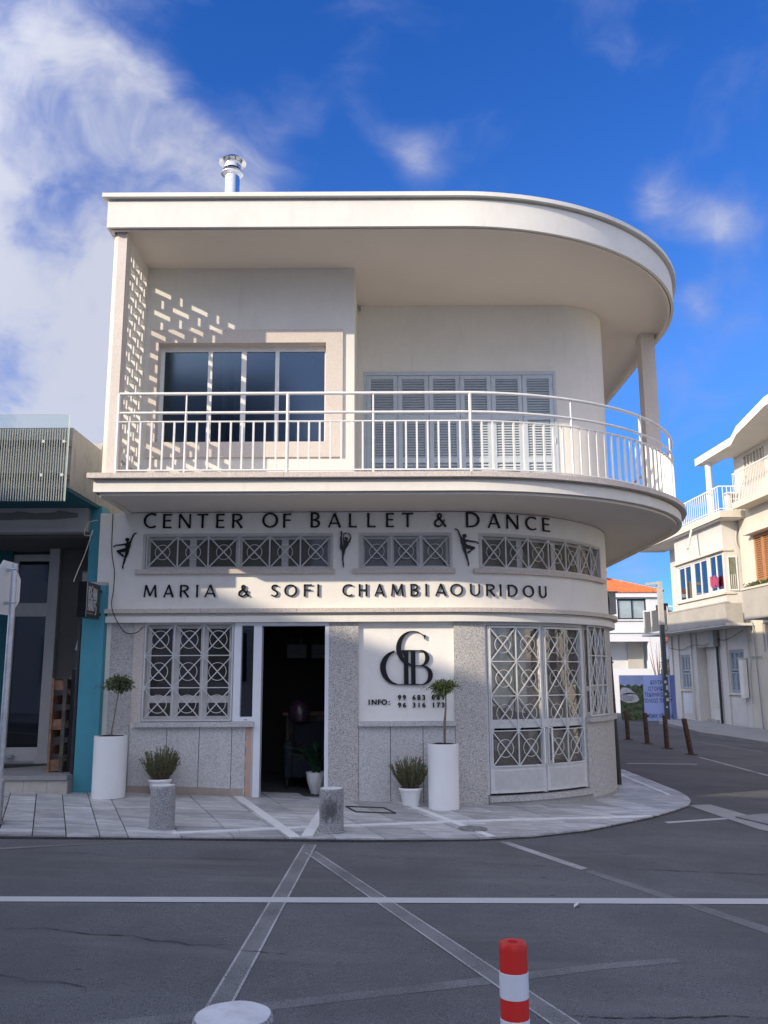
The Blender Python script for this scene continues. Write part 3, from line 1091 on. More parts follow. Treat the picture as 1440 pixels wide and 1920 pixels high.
# curved double door
sd0, sdm, sd1 = 1.325, 2.20, 3.085
mb = MB()
mb.wall(W, sd0, sd1, .10, 2.311, -.14, -.03, [(1.365, sdm - .035, .09, 2.27), (sdm + .035, 3.0, .09, 2.27)], .12)
mb.wall(W, 3.03, 3.14, 1.03, 2.311, -.2, -.06, du=.1)
part('door_frame', mb, 'grillepaint', 40)
for a, b in ((1.368, sdm - .018), (sdm + .018, 2.997)):
    mb = MB()
    mb.wall(W, a, b, .115, 2.262, -.06, -.012, [(a + .035, b - .035, .44, 2.235)], .12)
    lf = part('door_leaf', mb, 'grillepaint', 40)
    pb = MB()
    pb.wall(W, a + .03, b - .03, .93, 2.24, -.052, -.046, du=.1)
    obj('pane', pb, 'doorglass', lf, 40)
    pb = MB()
    pb.wall(W, a + .03, b - .03, .435, .885, -.052, -.046, du=.1)
    obj('pane', pb, 'doorglass', lf, 40)
    pb = MB()
    pb.wall(W, a + .03, b - .03, .93, 1.04, -.055, -.028, du=.1)
    obj('mid_rail', pb, 'grillepaint', lf, 40)
    grille(lf, W, a + .03, b - .03, .45, 2.24, 2, 4, .0, .0125, .115, .018)
    pb = MB()           # ribbed kick panel
    kz = .165
    while kz < .40:
        pb.wall(W, a + .06, b - .04, kz, kz + .007, -.013, -.006, du=.12)
        kz += .014
    obj('ribbed_panel', pb, 'grillepaint', lf)
for u in (sdm - .055, sdm + .075):
    pb = MB()
    pb.tube([W(u, .045, .47), W(u, .045, .93)], .012, 8)
    pb.tube([W(u, -.02, .92), W(u, .045, .92)], .009, 6)
    pb.tube([W(u, -.02, .48), W(u, .045, .48)], .009, 6)
    part('door_handle', pb, 'metalwhite', 40)
mb = MB()
mb.wall(W, sdm - .045, sdm + .05, .93, 1.04, -.01, .006)
part('lock_plate', mb, 'grillepaint')
mb = MB()
mb.wall(W, 1.33, 3.06, -.5, .02, -.2, .05, du=.08)
part('step_base', mb, 'kerbstone', 40)
mb = MB()
mb.wall(W, 1.33, 3.03, .02, .085, -.2, .075, du=.08)
part('door_step', mb, 'dado_side', 40)
# curved corner window
mb = MB()
mb.wall(W, 3.14, 3.84, 1.03, 2.311, -.12, -.05, [(3.17, 3.81, 1.055, 2.29)], .1)
wn_ = part('corner_window', mb, 'framegrey', 40)
casements(wn_, W, 3.17, 3.81, 1.055, 2.29, 2, -.10, .04, 'dustyshop', trans=1.42)
grille(wn_, W, 3.16, 3.83, 1.05, 2.30, 3, 3, .012, .014, .07, .02)

# ---- inside of the ground floor
mb = MB()
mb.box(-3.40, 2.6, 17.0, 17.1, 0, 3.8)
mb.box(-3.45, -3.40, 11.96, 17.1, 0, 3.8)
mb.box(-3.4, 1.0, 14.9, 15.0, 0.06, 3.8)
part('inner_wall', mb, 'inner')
def slab(path, s0, y1, n, z0, z1, x0=None):
    pts = [path(s, n, 0)[:2] for s in path.stations(s0, path.e, .12)] + [(path.xc + path.r + n, y1), (s0 if x0 is None else x0, y1)]
    k = len(pts)
    m_ = MB()
    m_.add([(x, y, z0) for x, y in pts] + [(x, y, z1) for x, y in pts], [tuple(reversed(range(k))), tuple(range(k, 2 * k))] + [(i, (i + 1) % k, (i + 1) % k + k, i + k) for i in range(k)])
    return m_


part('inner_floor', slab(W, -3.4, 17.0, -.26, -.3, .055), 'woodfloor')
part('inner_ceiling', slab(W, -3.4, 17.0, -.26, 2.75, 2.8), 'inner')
# ---- balcony
bE = BAL.e + (YB - BAL.yf - BAL.r)
part('balcony_slab', slab(BAL, -3.49, YB, -.01, 3.80, 4.0), 'soffit', 40)
mb = MB()
mb.wall(BAL, -3.50, bE, 3.80, 3.925, -.05, .045, du=.12)
mb.box(-3.50, -3.44, 10.455, 11.69, 3.80, 3.925)
mb.wall(BAL, -3.47, bE, 3.925, 3.957, -.05, .005, du=.12)
part('balcony_fascia', mb, 'white', 40)
mb = MB()
mb.wall(BAL, -3.44, bE, 3.765, 3.799, -.085, -.02, du=.12)
mb.box(-3.46, -3.40, 10.49, 11.695, 3.765, 3.799)
part('drip_lip', mb, 'soffit', 40)
cs = [-3.565, -3.28, -1.2, 1.05, 2.1, 3.3, 4.5, 5.7, 7.2, 9.0, bE]
for a, b in zip(cs[:-1], cs[1:]):
    mb = MB()
    mb.wall(BAL, a + .002, b - .002, 3.958, 4.02, -.2, .12, du=.12)
    part('balcony_coping', mb, 'coping', 40)
# ---- roof
rE = ROOF.e + (YB - ROOF.yf - ROOF.r)
part('roof_slab', slab(ROOF, -3.48, YB, -.02, 7.285, 7.57), 'soffit', 40)
mb = MB()
mb.wall(ROOF, -3.50, rE, 7.215, 7.575, -.04, .0, du=.12)
mb.box(-3.50, -3.44, 10.345, YB, 7.215, 7.575)
part('roof_fascia', mb, 'white', 40)
mb = MB()
mb.wall(ROOF, -3.46, rE, 7.20, 7.284, -.09, -.055, du=.12)
part('drip_lip', mb, 'soffit', 40)
part('roof_upstand', slab(ROOF, -3.47, YB, -.035, 7.571, 7.605), 'white', 40)
part('roof_cap', slab(ROOF, -3.56, YB, .06, 7.606, 7.66), 'white', 40)
# ---- upper walls
F16 = flat(11.6)
mb = MB()
mb.wall(F16, -3.36, -.40, 4.0, 7.284, -.22, 0, [(-3.16, -.75, 4.70, 6.21)])
part('upper_wall', mb, 'white')
mb = MB()
mb.box(-.62, -.40, 11.823, 12.9, 4.0, 7.284)
mb.wall(UPW, -.399, UPW.e + 5, 4.0, 7.284, -.22, 0, [(-.30, 2.64, 3.9, 6.20)], .1)
mb.box(-3.36, -3.14, 11.823, YB, 4.0, 7.284)
mb.box(-3.36, 3.4, YB - .2, YB, -.3, 7.284)
mb.box(-3.83, -3.60, 11.96, YB, -.3, 3.79)
part('set_back_wall', mb, 'white', 40)
mb = MB()           # terrazzo window surround
mb.wall(F16, -3.225, -.56, 4.53, 6.36, .001, .03, [(-3.115, -.795, 4.745, 6.165)])
mb.wall(F16, -3.158, -.752, 4.702, 6.208, -.20, 0, [(-3.115, -.795, 4.745, 6.165)])
part('window_surround', mb, 'column')
# ribbon of fixed panes
mb = MB()
panes = [(-3.06, -2.45), (-2.39, -1.985), (-1.915, -1.51), (-1.455, -.82)]
mb.wall(F16, -3.114, -.796, 4.746, 6.164, -.16, -.12, [(a, b, 4.775, 6.09) for a, b in panes])
uw = part('upper_window', mb, 'metalwhite')
for a, b in panes:
    pb = MB()
    pb.wall(F16, a - .005, b + .005, 4.77, 6.095, -.145, -.14)
    obj('pane', pb, 'skyglass', uw)
mb = MB()
mb.box(-3.14, 2.4, 15.2, 15.3, 4.0, 7.28)
part('upper_inner_wall', mb, 'innerup')
mb = MB()
mb.box(-2.12, -1.95, 11.95, 11.99, 4.05, 6.6)
mb.box(-2.30, -2.22, 12.0, 12.05, 4.05, 6.6)
part('curtain', mb, 'curtain')
lan = MB()
lan.lathe([(.02, 4.72), (.16, 4.75), (.26, 4.84), (.30, 4.96), (.26, 5.09), (.17, 5.17), (.03, 5.20)], -1.12, 12.4, 20)
lan.tube([(-1.05, 12.4, 5.2), (-1.05, 12.4, 7.2)], .006, 5)
o = obj('paper_lantern', lan, 'lantern', None, 60)
o['label'] = 'pale round paper lantern hanging behind the right pane of the upper window'
o['category'] = 'lantern'
# ---- folding shutters
F29 = flat(12.9)
mb = MB()
mb.wall(F29, -.30, 2.64, 3.98, 6.20, -.10, .015, [(-.258, 2.60, 3.9, 6.145)])
part('shutter_frame', mb, 'shutter')
slat_me = None
lw = (2.60 + .258) / 6
for i in range(6):
    a, b = -.258 + i * lw + .003, -.258 + (i + 1) * lw - .003
    n0 = .0 if i not in (0, 2, 3, 5) else .006
    panels = [(5.52, 6.085), (4.845, 5.43), (4.10, 4.765)]
    mb = MB()
    mb.wall(F29, a, b, 4.01, 6.14, n0 - .04, n0, [(a + .065, b - .065, p, q) for p, q in panels])
    mb.box(a + .03, b - .03, 12.9 - n0 + .041, 12.9 - n0 + .045, 4.03, 6.12)
    lf = part('shutter_leaf', mb, 'shutter')
    if slat_me is None:
        sm = MB()
        sm.bar((-lw / 2 + .064, 0, 0), (lw / 2 - .064, 0, 0), .006, .046, (0, -.62, -.78))
        slat_me = bpy.data.meshes.new('slat')
        slat_me.from_pydata(sm.v, [], sm.f)
        slat_me.materials.append(MAT['shutter'])
    for p, q in panels:
        z = p + .022
        while z < q - .01:
            so = bpy.data.objects.new('slat', slat_me)
            COL.objects.link(so)
            so.parent = lf
            so.location = Vector(((a + b) / 2, 12.9 - n0 + .018, z)) - BLD.location
            z += .0405
    for hz in (4.4, 5.1, 5.95):
        if i in (0, 3, 5):
            hb = MB()
            x = a - .004 if i < 4 else b + .004
            hb.tube([(x, 12.885 - n0, hz - .045), (x, 12.885 - n0, hz + .045)], .011, 8)
            obj('hinge', hb, 'shutter', lf, 60)
# ---- breeze screen between column and wall: offset slots
SCR = sidewall(-3.31)
holes = []
pit, vp = .182, .325
cols_ = [10.70 + pit * i for i in range(5)]
for i, yc in enumerate(cols_):
    z = 4.10 + (vp / 2 if i % 2 else 0)
    k = 0
    while z < 7.2:
        hl = .098
        y0, y1 = max(10.63, yc - hl), min(11.575, yc + hl)
        if z + .048 < 7.22:
            holes.append((y0, y1, z - .046, z + .046))
        zc = z + vp / 2
        if zc + .07 < 7.22:
            holes.append((yc - .032, yc + .032, zc - .073, zc + .073))
        z += vp
mb = MB()
mb.wall(SCR, 10.60, 11.60, 4.02, 7.284, -.055, 0, holes)
part('breeze_screen', mb, 'white')
# ---- columns
mb = MB()
pts = [(-3.475, 10.60), (-3.465, 10.53), (-3.385, 10.425), (-3.27, 10.42), (-3.27, 10.62), (-3.475, 10.62)]
k = len(pts)
mb.add([(x, y, 4.021) for x, y in pts] + [(x, y, 7.284) for x, y in pts], [tuple(reversed(range(k))), tuple(range(k, 2 * k))] + [(i, (i + 1) % k, (i + 1) % k + k, i + k) for i in range(k)])
part('column', mb, 'column')
mb = MB()
mb.box(4.34, 4.57, 14.05, 14.30, 4.021, 7.284)
part('column', mb, 'column')
mb = MB()
mb.box(-.385, -.345, 12.85, 12.898, 7.20, 7.26)
part('corner_sensor', mb, 'pvcgrey')
# ---- balcony railing
RAILN = -.03
mb = MB()
sr0, sr1 = -3.262, BAL.e + 3.4
part_rails = [(5.05, .021), (4.805, .018)]
for z, r in part_rails:
    mb.tube([BAL(s_, RAILN, z) for s_ in BAL.stations(sr0, sr1, .1)], r, 8)
rail = part('railing', mb, 'metalwhite', 50)
mb = MB()
mb.wall(BAL, sr0, sr1, 4.684, 4.698, RAILN - .016, RAILN + .016, du=.1)
mb.wall(BAL, sr0, sr1, 4.072, 4.086, RAILN - .016, RAILN + .016, du=.1)
obj('flat_rail', mb, 'metalwhite', rail)
posts = [(-3.262, 1), (-2.43, 0), (-1.18, 1), (-.125, 0), (1.07, 1), (2.43, 0), (3.77, 1), (5.05, 0), (6.3, 1), (7.4, 0), (8.6, 1), (9.7, 0)]
for s_, big in posts:
    pb = MB()
    if big:
        pb.tube([BAL(s_, RAILN, 4.0), BAL(s_, RAILN, 5.045)], .021, 8)
    else:
        pb.tube([BAL(s_, RAILN, 4.0), BAL(s_, RAILN, 4.80)], .016, 8)
        pb.tube([BAL(s_, RAILN, 4.80), BAL(s_, RAILN, 5.045)], .011, 8)
    obj('post', pb, 'metalwhite', rail, 50)
s_ = -3.195
pl_ = sorted(p for p, _ in posts)
bounds = [(a, b) for a, b in zip(pl_[:-1], pl_[1:])]
for a, b in bounds:
    k = max(2, round((b - a) / .139))
    for i in range(1, k):
        x = a + (b - a) * i / k
        bb = MB()
        bb.wall(BAL, x - .011, x + .011, 4.08, 4.69, RAILN - .014, RAILN + .014)
        obj('baluster', bb, 'metalwhite', rail)
# ---- flue on the roof
fl = thing('chimney_flue', 'shiny steel flue with a conical rain cap on the flat roof', 'chimney', (-2.525, 13.5, 7.66))
fx, fy = -2.525, 13.5
mb = MB()
mb.lathe([(.126, 7.66), (.126, 9.93), (.131, 9.935), (.131, 9.95), (.126, 9.955), (.126, 10.0)], fx, fy, 28)
obj('pipe', mb, 'steel', fl, 40)
mb = MB()
mb.lathe([(.128, 9.86), (.185, 9.905), (.187, 9.915), (.13, 9.985), (.13, 9.99)], fx, fy, 28)
obj('collar', mb, 'steel', fl, 40)
mb = MB()
mb.lathe([(.148, 10.0), (.150, 10.002), (.150, 10.095), (.145, 10.10), (.145, 10.0)], fx, fy, 28, caps=False)
mb.lathe([(.120, 9.97), (.120, 10.12)], fx, fy, 20)
obj('cowl', mb, 'steel', fl, 40)
mb = MB()
mb.lathe([(.10, 10.155), (.228, 10.115), (.232, 10.122), (.12, 10.215), (.02, 10.24)], fx, fy, 28)
for q in range(4):
    a = q * math.pi / 2 + .5
    mb.bar((fx + .13 * math.cos(a), fy + .13 * math.sin(a), 10.08), (fx + .15 * math.cos(a), fy + .15 * math.sin(a), 10.17), .02, .006)
obj('cap', mb, 'steel', fl, 40)


# ================================================================== LETTERING
def stroke(mb, m, pts, ws, n0, n1):
    """variable-width stroke through pts"""
    k = len(pts)
    lft, rgt = [], []
    for i in range(k):
        a, b = Vector(pts[max(0, i - 1)]), Vector(pts[min(k - 1, i + 1)])
        d = (b - a).normalized()
        nn = Vector((-d.y, d.x)) * ws[i] / 2
        p = Vector(pts[i])
        lft.append(p + nn)
        rgt.append(p - nn)
    vs = [m(p.x, n1, p.y) for p in lft] + [m(p.x, n1, p.y) for p in rgt] + [m(p.x, n0, p.y) for p in lft] + [m(p.x, n0, p.y) for p in rgt]
    fs = []
    for i in range(k - 1):
        fs += [(k + i, k + i + 1, i + 1, i), (2 * k + i, 2 * k + i + 1, 3 * k + i + 1, 3 * k + i), (i, i + 1, 2 * k + i + 1, 2 * k + i), (3 * k + i, 3 * k + i + 1, k + i + 1, k + i)]
    fs += [(0, 2 * k, 3 * k, k), (2 * k - 1, 4 * k - 1, 3 * k - 1, k - 1)]
    mb.add(vs, fs)


def arcpts(cx, cz, rx, rz, a0, a1, wv, wh, k=22):
    """wv: stroke width where the curve runs vertical, wh: where it runs flat"""
    p, w = [], []
    for i in range(k + 1):
        a = R(a0 + (a1 - a0) * i / k)
        p.append((cx + rx * math.cos(a), cz + rz * math.sin(a)))
        c = abs(math.cos(a))
        w.append(wh + (wv - wh) * c ** 1.5)
    return p, w


def spline(pts, k=8):
    out = []
    P_ = [pts[0]] + list(pts) + [pts[-1]]
    for i in range(1, len(P_) - 2):
        p0, p1, p2, p3 = [Vector(q) for q in P_[i - 1:i + 3]]
        for j in range(k):
            t = j / k
            out.append(tuple(.5 * ((2 * p1) + (p2 - p0) * t + (2 * p0 - 5 * p1 + 4 * p2 - p3) * t * t + (3 * p1 - p0 - 3 * p2 + p3) * t ** 3)))
    out.append(tuple(pts[-1]))
    return out


def glyph(ch, x0, x1, z0, z1, m, n0, n1):
    mb = MB()
    h, w = z1 - z0, x1 - x0
    T, t = .152 * h, .105 * h
    cnt = [0]

    def S(pts, ws):
        e = cnt[0] * .0004
        cnt[0] += 1
        stroke(mb, m, [(x0 + u * w, z0 + v * h) for u, v in pts], ws, n0, n1 + e)

    def V(u0, v0, u1, v1, wd):            # straight, slightly waisted stroke
        S([(u0, v0), ((u0 + u1) / 2, (v0 + v1) / 2), (u1, v1)], [wd * 1.10, wd * .94, wd * 1.10])

    def A(cx, cz, rx, rz, a0, a1, wv=T, wh=t):
        p, ws = arcpts(cx, cz, rx, rz, a0, a1, wv, wh)
        S(p, ws)
    hx, ht = T / w / 2, t / h / 2
    if ch == 'C':
        A(.62, .5, .62 - hx, .5 - ht, 52, 308, T, t)
    elif ch == 'O':
        A(.5, .5, .5 - hx, .5 - ht, 0, 360)
    elif ch in 'EF':
        V(hx, 0, hx, 1, T)
        V(hx, 1 - ht, 1, 1 - ht, t)
        V(hx, .53, .9, .53, t)
        if ch == 'E':
            V(hx, ht, 1, ht, t)
    elif ch == 'L':
        V(hx, 0, hx, 1, T)
        V(hx, ht, 1, ht, t)
    elif ch == 'I':
        V(.5, 0, .5, 1, T)
    elif ch == 'T':
        V(.5, 0, .5, 1 - ht, T)
        V(0, 1 - ht, 1, 1 - ht, t)
    elif ch == 'H':
        V(hx, 0, hx, 1, T)
        V(1 - hx, 0, 1 - hx, 1, T)
        V(hx, .52, 1 - hx, .52, t)
    elif ch == 'N':
        V(hx * .9, 0, hx * .9, 1, t)
        V(1 - hx * .9, 0, 1 - hx * .9, 1, t)
        V(hx, .98, 1 - hx, .02, T)
    elif ch == 'M':
        V(hx * .9, 0, .16, 1, t)
        V(1 - hx, 0, .84, 1, T)
        V(.17, .98, .5, .12, T)
        V(.83, .98, .5, .12, t)
    elif ch == 'A':
        V(hx * .8, 0, .5, 1, t)
        V(1 - hx, 0, .5, 1, T)
        V(.22, .3, .78, .3, t * .9)
    elif ch == 'U':
        V(hx, .35, hx, 1, T)
        V(1 - hx, .35, 1 - hx, 1, t)
        A(.5, .38, .5 - hx, .38 - ht, 180, 360, T * .95, t)
    elif ch == 'D':
        V(hx, 0, hx, 1, T)
        A(.35, .5, .65 - hx, .5 - ht, -90, 90)
        V(hx, ht, .38, ht, t)
        V(hx, 1 - ht, .38, 1 - ht, t)
    elif ch in 'BR':
        V(hx, 0, hx, 1, T)
        A(.45, .745, .48 - hx, .255 - ht, -90, 90)
        V(hx, 1 - ht, .48, 1 - ht, t)
        V(hx, .5, .48, .5, t)
        if ch == 'B':
            A(.47, .265, .53 - hx, .265 - ht, -90, 90)
            V(hx, ht, .5, ht, t)
        else:
            V(.42, .5, 1 - hx, 0, T)
    elif ch == 'S':
        p = spline([(.90, .86), (.62, .94), (.30, .90), (.17, .73), (.33, .58), (.68, .44), (.84, .27), (.70, .09), (.38, .05), (.06, .15)], 6)
        S(p, [t + (T - t) * (.5 - .5 * math.cos(2 * math.pi * i / (len(p) - 1))) for i in range(len(p))])
    elif ch == '&':
        p = spline([(1.0, .02), (.66, .40), (.36, .72), (.42, .92), (.58, .90), (.62, .74), (.42, .58), (.14, .40), (.10, .18), (.30, .05), (.55, .10), (.76, .32), (.88, .52)], 6)
        S(p, [t * .9 + (T - t) * (1 if i < len(p) * .25 or len(p) * .5 < i < len(p) * .78 else .2) for i in range(len(p))])
    return mb


L1 = [('C', -3.242, -3.069), ('E', -2.98, -2.864), ('N', -2.769, -2.602), ('T', -2.521, -2.372), ('E', -2.264, -2.151), ('R', -2.048, -1.9), ('O', -1.643, -1.427), ('F', -1.36, -1.252), ('B', -0.99, -0.86), ('A', -0.757, -0.577), ('L', -0.474, -0.366), ('L', -0.226, -0.112), ('E', 0.026, 0.133), ('T', 0.241, 0.395), ('&', 0.671, 0.833), ('D', 1.106, 1.295), ('A', 1.409, 1.593), ('N', 1.683, 1.869), ('C', 1.979, 2.165), ('E', 2.272, 2.402)]
L2 = [('M', -3.199, -3.021), ('A', -2.936, -2.794), ('R', -2.715, -2.59), ('I', -2.507, -2.467), ('A', -2.39, -2.236), ('&', -1.943, -1.796), ('S', -1.509, -1.403), ('O', -1.331, -1.158), ('F', -1.07, -0.964), ('I', -0.897, -0.86), ('C', -0.559, -0.418), ('H', -0.341, -0.226), ('A', -0.133, 0.005), ('M', 0.085, 0.258), ('B', 0.346, 0.457), ('I', 0.54, 0.572), ('A', 0.673, 0.824), ('O', 0.872, 1.047), ('U', 1.139, 1.277), ('R', 1.361, 1.491), ('I', 1.546, 1.584), ('D', 1.672, 1.818), ('O', 1.902, 2.081), ('U', 2.166, 2.296)]
sg = thing('sign_lettering', 'upper line of black raised letters naming the centre of ballet and dance', 'sign', (-.4, 11.68, 3.58))
for i, (ch, a, b) in enumerate(L1):
    zt = 3.785 if i in (0, 6, 8, 15) else 3.772
    obj('letter', glyph(ch, a, b, 3.578, zt, W, .006, .020), 'black', sg)
sg = thing('sign_lettering', 'lower line of black raised letters with the two owners\' names', 'sign', (-.4, 11.68, 2.65))
for ch, a, b in L2:
    obj('letter', glyph(ch, a, b, 2.650, 2.812, W, .010, .024), 'black', sg)

# dancers cut out of sheet
D1 = [(1110, 225), (1070, 215), (1000, 245), (960, 285), (930, 350), (890, 450), (850, 550), (810, 615), (790, 635), (765, 605), (790, 550), (800, 500), (780, 465), (740, 450), (680, 450), (635, 475), (620, 530), (640, 585), (690, 615), (695, 650), (670, 685), (610, 685), (540, 710), (440, 725), (340, 735), (215, 750), (160, 790), (100, 840), (115, 858), (150, 850), (215, 790), (340, 790), (450, 785), (540, 765), (610, 765), (640, 800), (662, 850), (650, 880), (560, 920), (440, 955), (320, 985), (275, 1010), (265, 1045), (290, 1080), (400, 1155), (480, 1225), (540, 1270), (600, 1288), (634, 1282), (632, 1262), (590, 1225), (555, 1168), (505, 1170), (440, 1082), (560, 1072), (652, 1048), (645, 1250), (640, 1290), (610, 1340), (590, 1450), (565, 1560), (555, 1640), (538, 1670), (545, 1790), (580, 1810), (603, 1790), (590, 1670), (620, 1590), (660, 1470), (690, 1340), (740, 1240), (785, 1140), (805, 1040), (820, 930), (860, 830), (875, 700), (885, 630), (905, 570), (940, 460), (985, 330), (1010, 285), (1080, 265)]
D2 = [(405, 190), (385, 175), (345, 215), (325, 290), (335, 370), (310, 480), (303, 560), (318, 650), (310, 760), (305, 900), (320, 970), (375, 1040), (390, 1100), (400, 1250), (400, 1450), (430, 1580), (405, 1640), (440, 1700), (450, 1780), (490, 1780), (485, 1640), (470, 1500), (470, 1330), (500, 1200), (530, 1060), (570, 960), (640, 870), (700, 740), (760, 620), (800, 510), (805, 470), (760, 350), (710, 290), (640, 260), (635, 290), (720, 360), (760, 470), (720, 560), (660, 640), (630, 645), (620, 610), (655, 560), (655, 500), (625, 460), (570, 445), (510, 475), (520, 560), (545, 610), (530, 640), (490, 590), (455, 480), (470, 380), (500, 320), (590, 300), (595, 265), (520, 262), (455, 310), (425, 400), (425, 500), (450, 600), (460, 700), (465, 760), (465, 820), (430, 820), (405, 700), (395, 600), (385, 480), (385, 380), (405, 250)]


def dancer(pts, ox, oy, sc_, label, flip=None):
    P_ = [(ox + x / sc_, oy + y / sc_) for x, y in pts]
    poly = [(-3.608 + (x - 218) * .00718, 3.528 - (y - 998) * .00721) for x, y in P_]
    mb = MB()
    mb.prism(poly, W, .012, .030)
    o = obj('dancer_silhouette', mb, 'black')
    o['label'] = label
    o['category'] = 'wall decoration'
    o['group'] = 'ballerina cut-outs on the facade'


dancer(D1, 210, 990, 23.4, 'black ballerina cut-out facing left, left of the longest strip window')
dancer(D2, 625, 990, 23.4, 'black ballerina cut-out with both arms overhead between two strip windows')
dancer([(1350 - x, y * .975 - 10) for x, y in D1], 842, 985, 22.2, 'black ballerina cut-out facing right, beside the curved strip window')

# monogram and telephone numbers on the white panel
SP = flat(11.735)


def lp(x, y):
    return ((670 + x / 7.2 - 713) * .00704 - .056, 2.187 - (1170 + y / 7.2 - 1184) * .00691)


lg = thing('monogram_sign', 'large black interlaced letter monogram on the white panel right of the door', 'sign', (.28, 11.73, 1.5))


def lstroke(pts, ws, n1=.03):
    mb = MB()
    stroke(mb, SP, [lp(*p) for p in pts], [w * .00098 for w in ws], .008, n1)
    obj('letter', mb, 'black', lg)


def larc(cx, cy, rx, ry, a0, a1, wv, wh, n1, k=30, pw=2.2):
    p, w = [], []
    for i in range(k + 1):
        a = R(a0 + (a1 - a0) * i / k)
        p.append((cx + rx * math.cos(a), cy - ry * math.sin(a)))
        w.append(wh + (wv - wh) * max(0, (-math.cos(a) if cx < 760 and wv > 50 and rx > 180 else abs(math.cos(a)))) ** pw)
    lstroke(p, w, n1)


larc(755, 330, 200, 230, 38, 228, 68, 11, .030, pw=1.6)
lstroke([(915, 150), (905, 178), (912, 214)], [16, 22, 6], .0304)
lstroke([(621, 501), (660, 530), (705, 552), (760, 568)], [46, 40, 28, 16], .0296)
larc(560, 590, 216, 226, 106, 262, 78, 12, .0312, pw=1.5)
lstroke([(530, 815), (640, 818), (790, 818), (850, 818)], [9, 12, 14, 10], .0316)
lstroke([(655, 358), (655, 590), (655, 818)], [62, 60, 62], .032)
lstroke([(750, 358), (750, 590), (750, 818)], [60, 58, 60], .0324)
lstroke([(598, 362), (700, 362), (840, 362)], [14, 14, 10], .0328)
larc(840, 462, 100, 103, -90, 90, 58, 10, .0332, pw=1.6)
larc(850, 693, 130, 127, -90, 90, 62, 10, .0336, pw=1.6)
lstroke([(770, 566), (860, 566)], [10, 10], .034)
lstroke([(594, 362), (622, 400), (628, 440)], [12, 22, 10], .0344)
ph = thing('phone_lettering', 'small black raised info and telephone numbers under the monogram', 'sign', (.28, 11.73, 1.2))


def row(txt, x0, x1, zb, hh, name):
    chars = [c for c in txt]
    n_ = len(chars)
    for i, c in enumerate(chars):
        if c == ' ':
            continue
        u = x0 + (x1 - x0) * i / max(1, n_ - 1)
        lb = text_mb(c, hh * 1.40, SP, u - .0022, zb, .004, .016, 'CENTER', .0012)
        l2 = text_mb(c, hh * 1.40, SP, u + .0022, zb, .004, .0164, 'CENTER', .0012)
        lb.add(l2.v, l2.f)
        obj('letter', lb, 'black', ph)


row('INFO:', -.205, .058, 1.243, .068, 'info')
row('99 683 089', .192, .760, 1.303, .062, 'n1')
row('96 316 173', .192, .760, 1.207, .062, 'n2')


# ================================================================== STREET FURNITURE
def rough_lathe(mb, prof, cx, cy, seg, amp, sx=1, sy=1):
    o = len(mb.v)
    mb.lathe(prof, cx, cy, seg, sx, sy)
    for i in range(o, len(mb.v)):
        v = Vector(mb.v[i])
        d = mnoise.noise(v * 14) * amp + mnoise.noise(v * 45) * amp * .4
        dirv = Vector((v.x - cx, v.y - cy, 0))
        if dirv.length > 1e-4:
            v += dirv.normalized() * d
        v.z += mnoise.noise(v * 20) * amp * .5
        mb.v[i] = tuple(v)


def bollard(x, y, h, label, r=.125, base=None, group='low stone bollards'):
    z0 = gz(x) + LIFT if base is None else base
    t = thing('stone_bollard', label, 'bollard', (x, y, z0), group)
    mb = MB()
    prof = [(r * 1.0, z0 - .05), (r, z0)] + [(r * (1 - .01 * i / 8), z0 + (h - .025) * i / 8) for i in range(1, 9)]
    prof += [(r * .975, z0 + h - .010), (r * .93, z0 + h - .002)]
    rough_lathe(mb, prof, x, y, 32, .0035)
    obj('shaft', mb, 'bollard', t, 40)
    mb = MB()
    rough_lathe(mb, [(r * .935, z0 + h - .004), (r * .91, z0 + h), (r * .5, z0 + h + .003), (.004, z0 + h + .004)], x, y, 32, .003)
    obj('top', mb, 'bollardtop', t, 40)
    mb = MB()
    mb.lathe([(r * 1.14, z0 + .003), (r * 1.12, z0 + .008), (r * .9, z0 + .009)], x, y, 28)
    obj('mortar_ring', mb, 'kerbstone', t)
    return t


bollard(-2.24, 9.24, .415, 'round grey stone bollard in front of the dry bush by the shop window')
bs = bollard(-.55, 9.40, .425, 'round grey stone bollard with dark stains in front of the open doorway')
m_, nt, b_ = base_mat('bollard_stained', .85, (.2, .2, .2))
p_ = pos(nt)
v_ = NN(nt, 'ShaderNodeTexVoronoi', i_Scale=150.0)
L(nt, p_, v_.inputs['Vector'])
sp_ = NN(nt, 'ShaderNodeSeparateColor')
L(nt, v_.outputs['Color'], sp_.inputs[0])
c_ = MIX(nt, sp_.outputs[0], (.15, .15, .155), (.40, .40, .395))
ds_ = NN(nt, 'ShaderNodeVectorMath', operation='DISTANCE')
L(nt, p_, ds_.inputs[0])
ds_.inputs[1].default_value = (-.57, 9.28, .27)
f_ = MATH(nt, 'ADD', MATH(nt, 'MULTIPLY', ds_.outputs['Value'], 3.2), MATH(nt, 'MULTIPLY', noise(nt, pos(nt, (1.6, 1.6, .8)), 16, 5, .7), .9))
c_ = MIX(nt, SMOOTH(nt, f_, .95, .55, 0, .75), c_, (.035, .035, .038))
L(nt, c_, b_.inputs['Base Color'])
bump(nt, b_, noise(nt, p_, 150, 3), .3, .004)
[c for c in bs.children if c.name.startswith('shaft')][0].data.materials[0] = m_
bollard(-3.94, 9.15, .42, 'round stone bollard cut off by the left edge of the photo')
bollard(-.442, 2.76, .52, 'pale stone bollard top rising into the bottom edge of the photo', .118, .125)

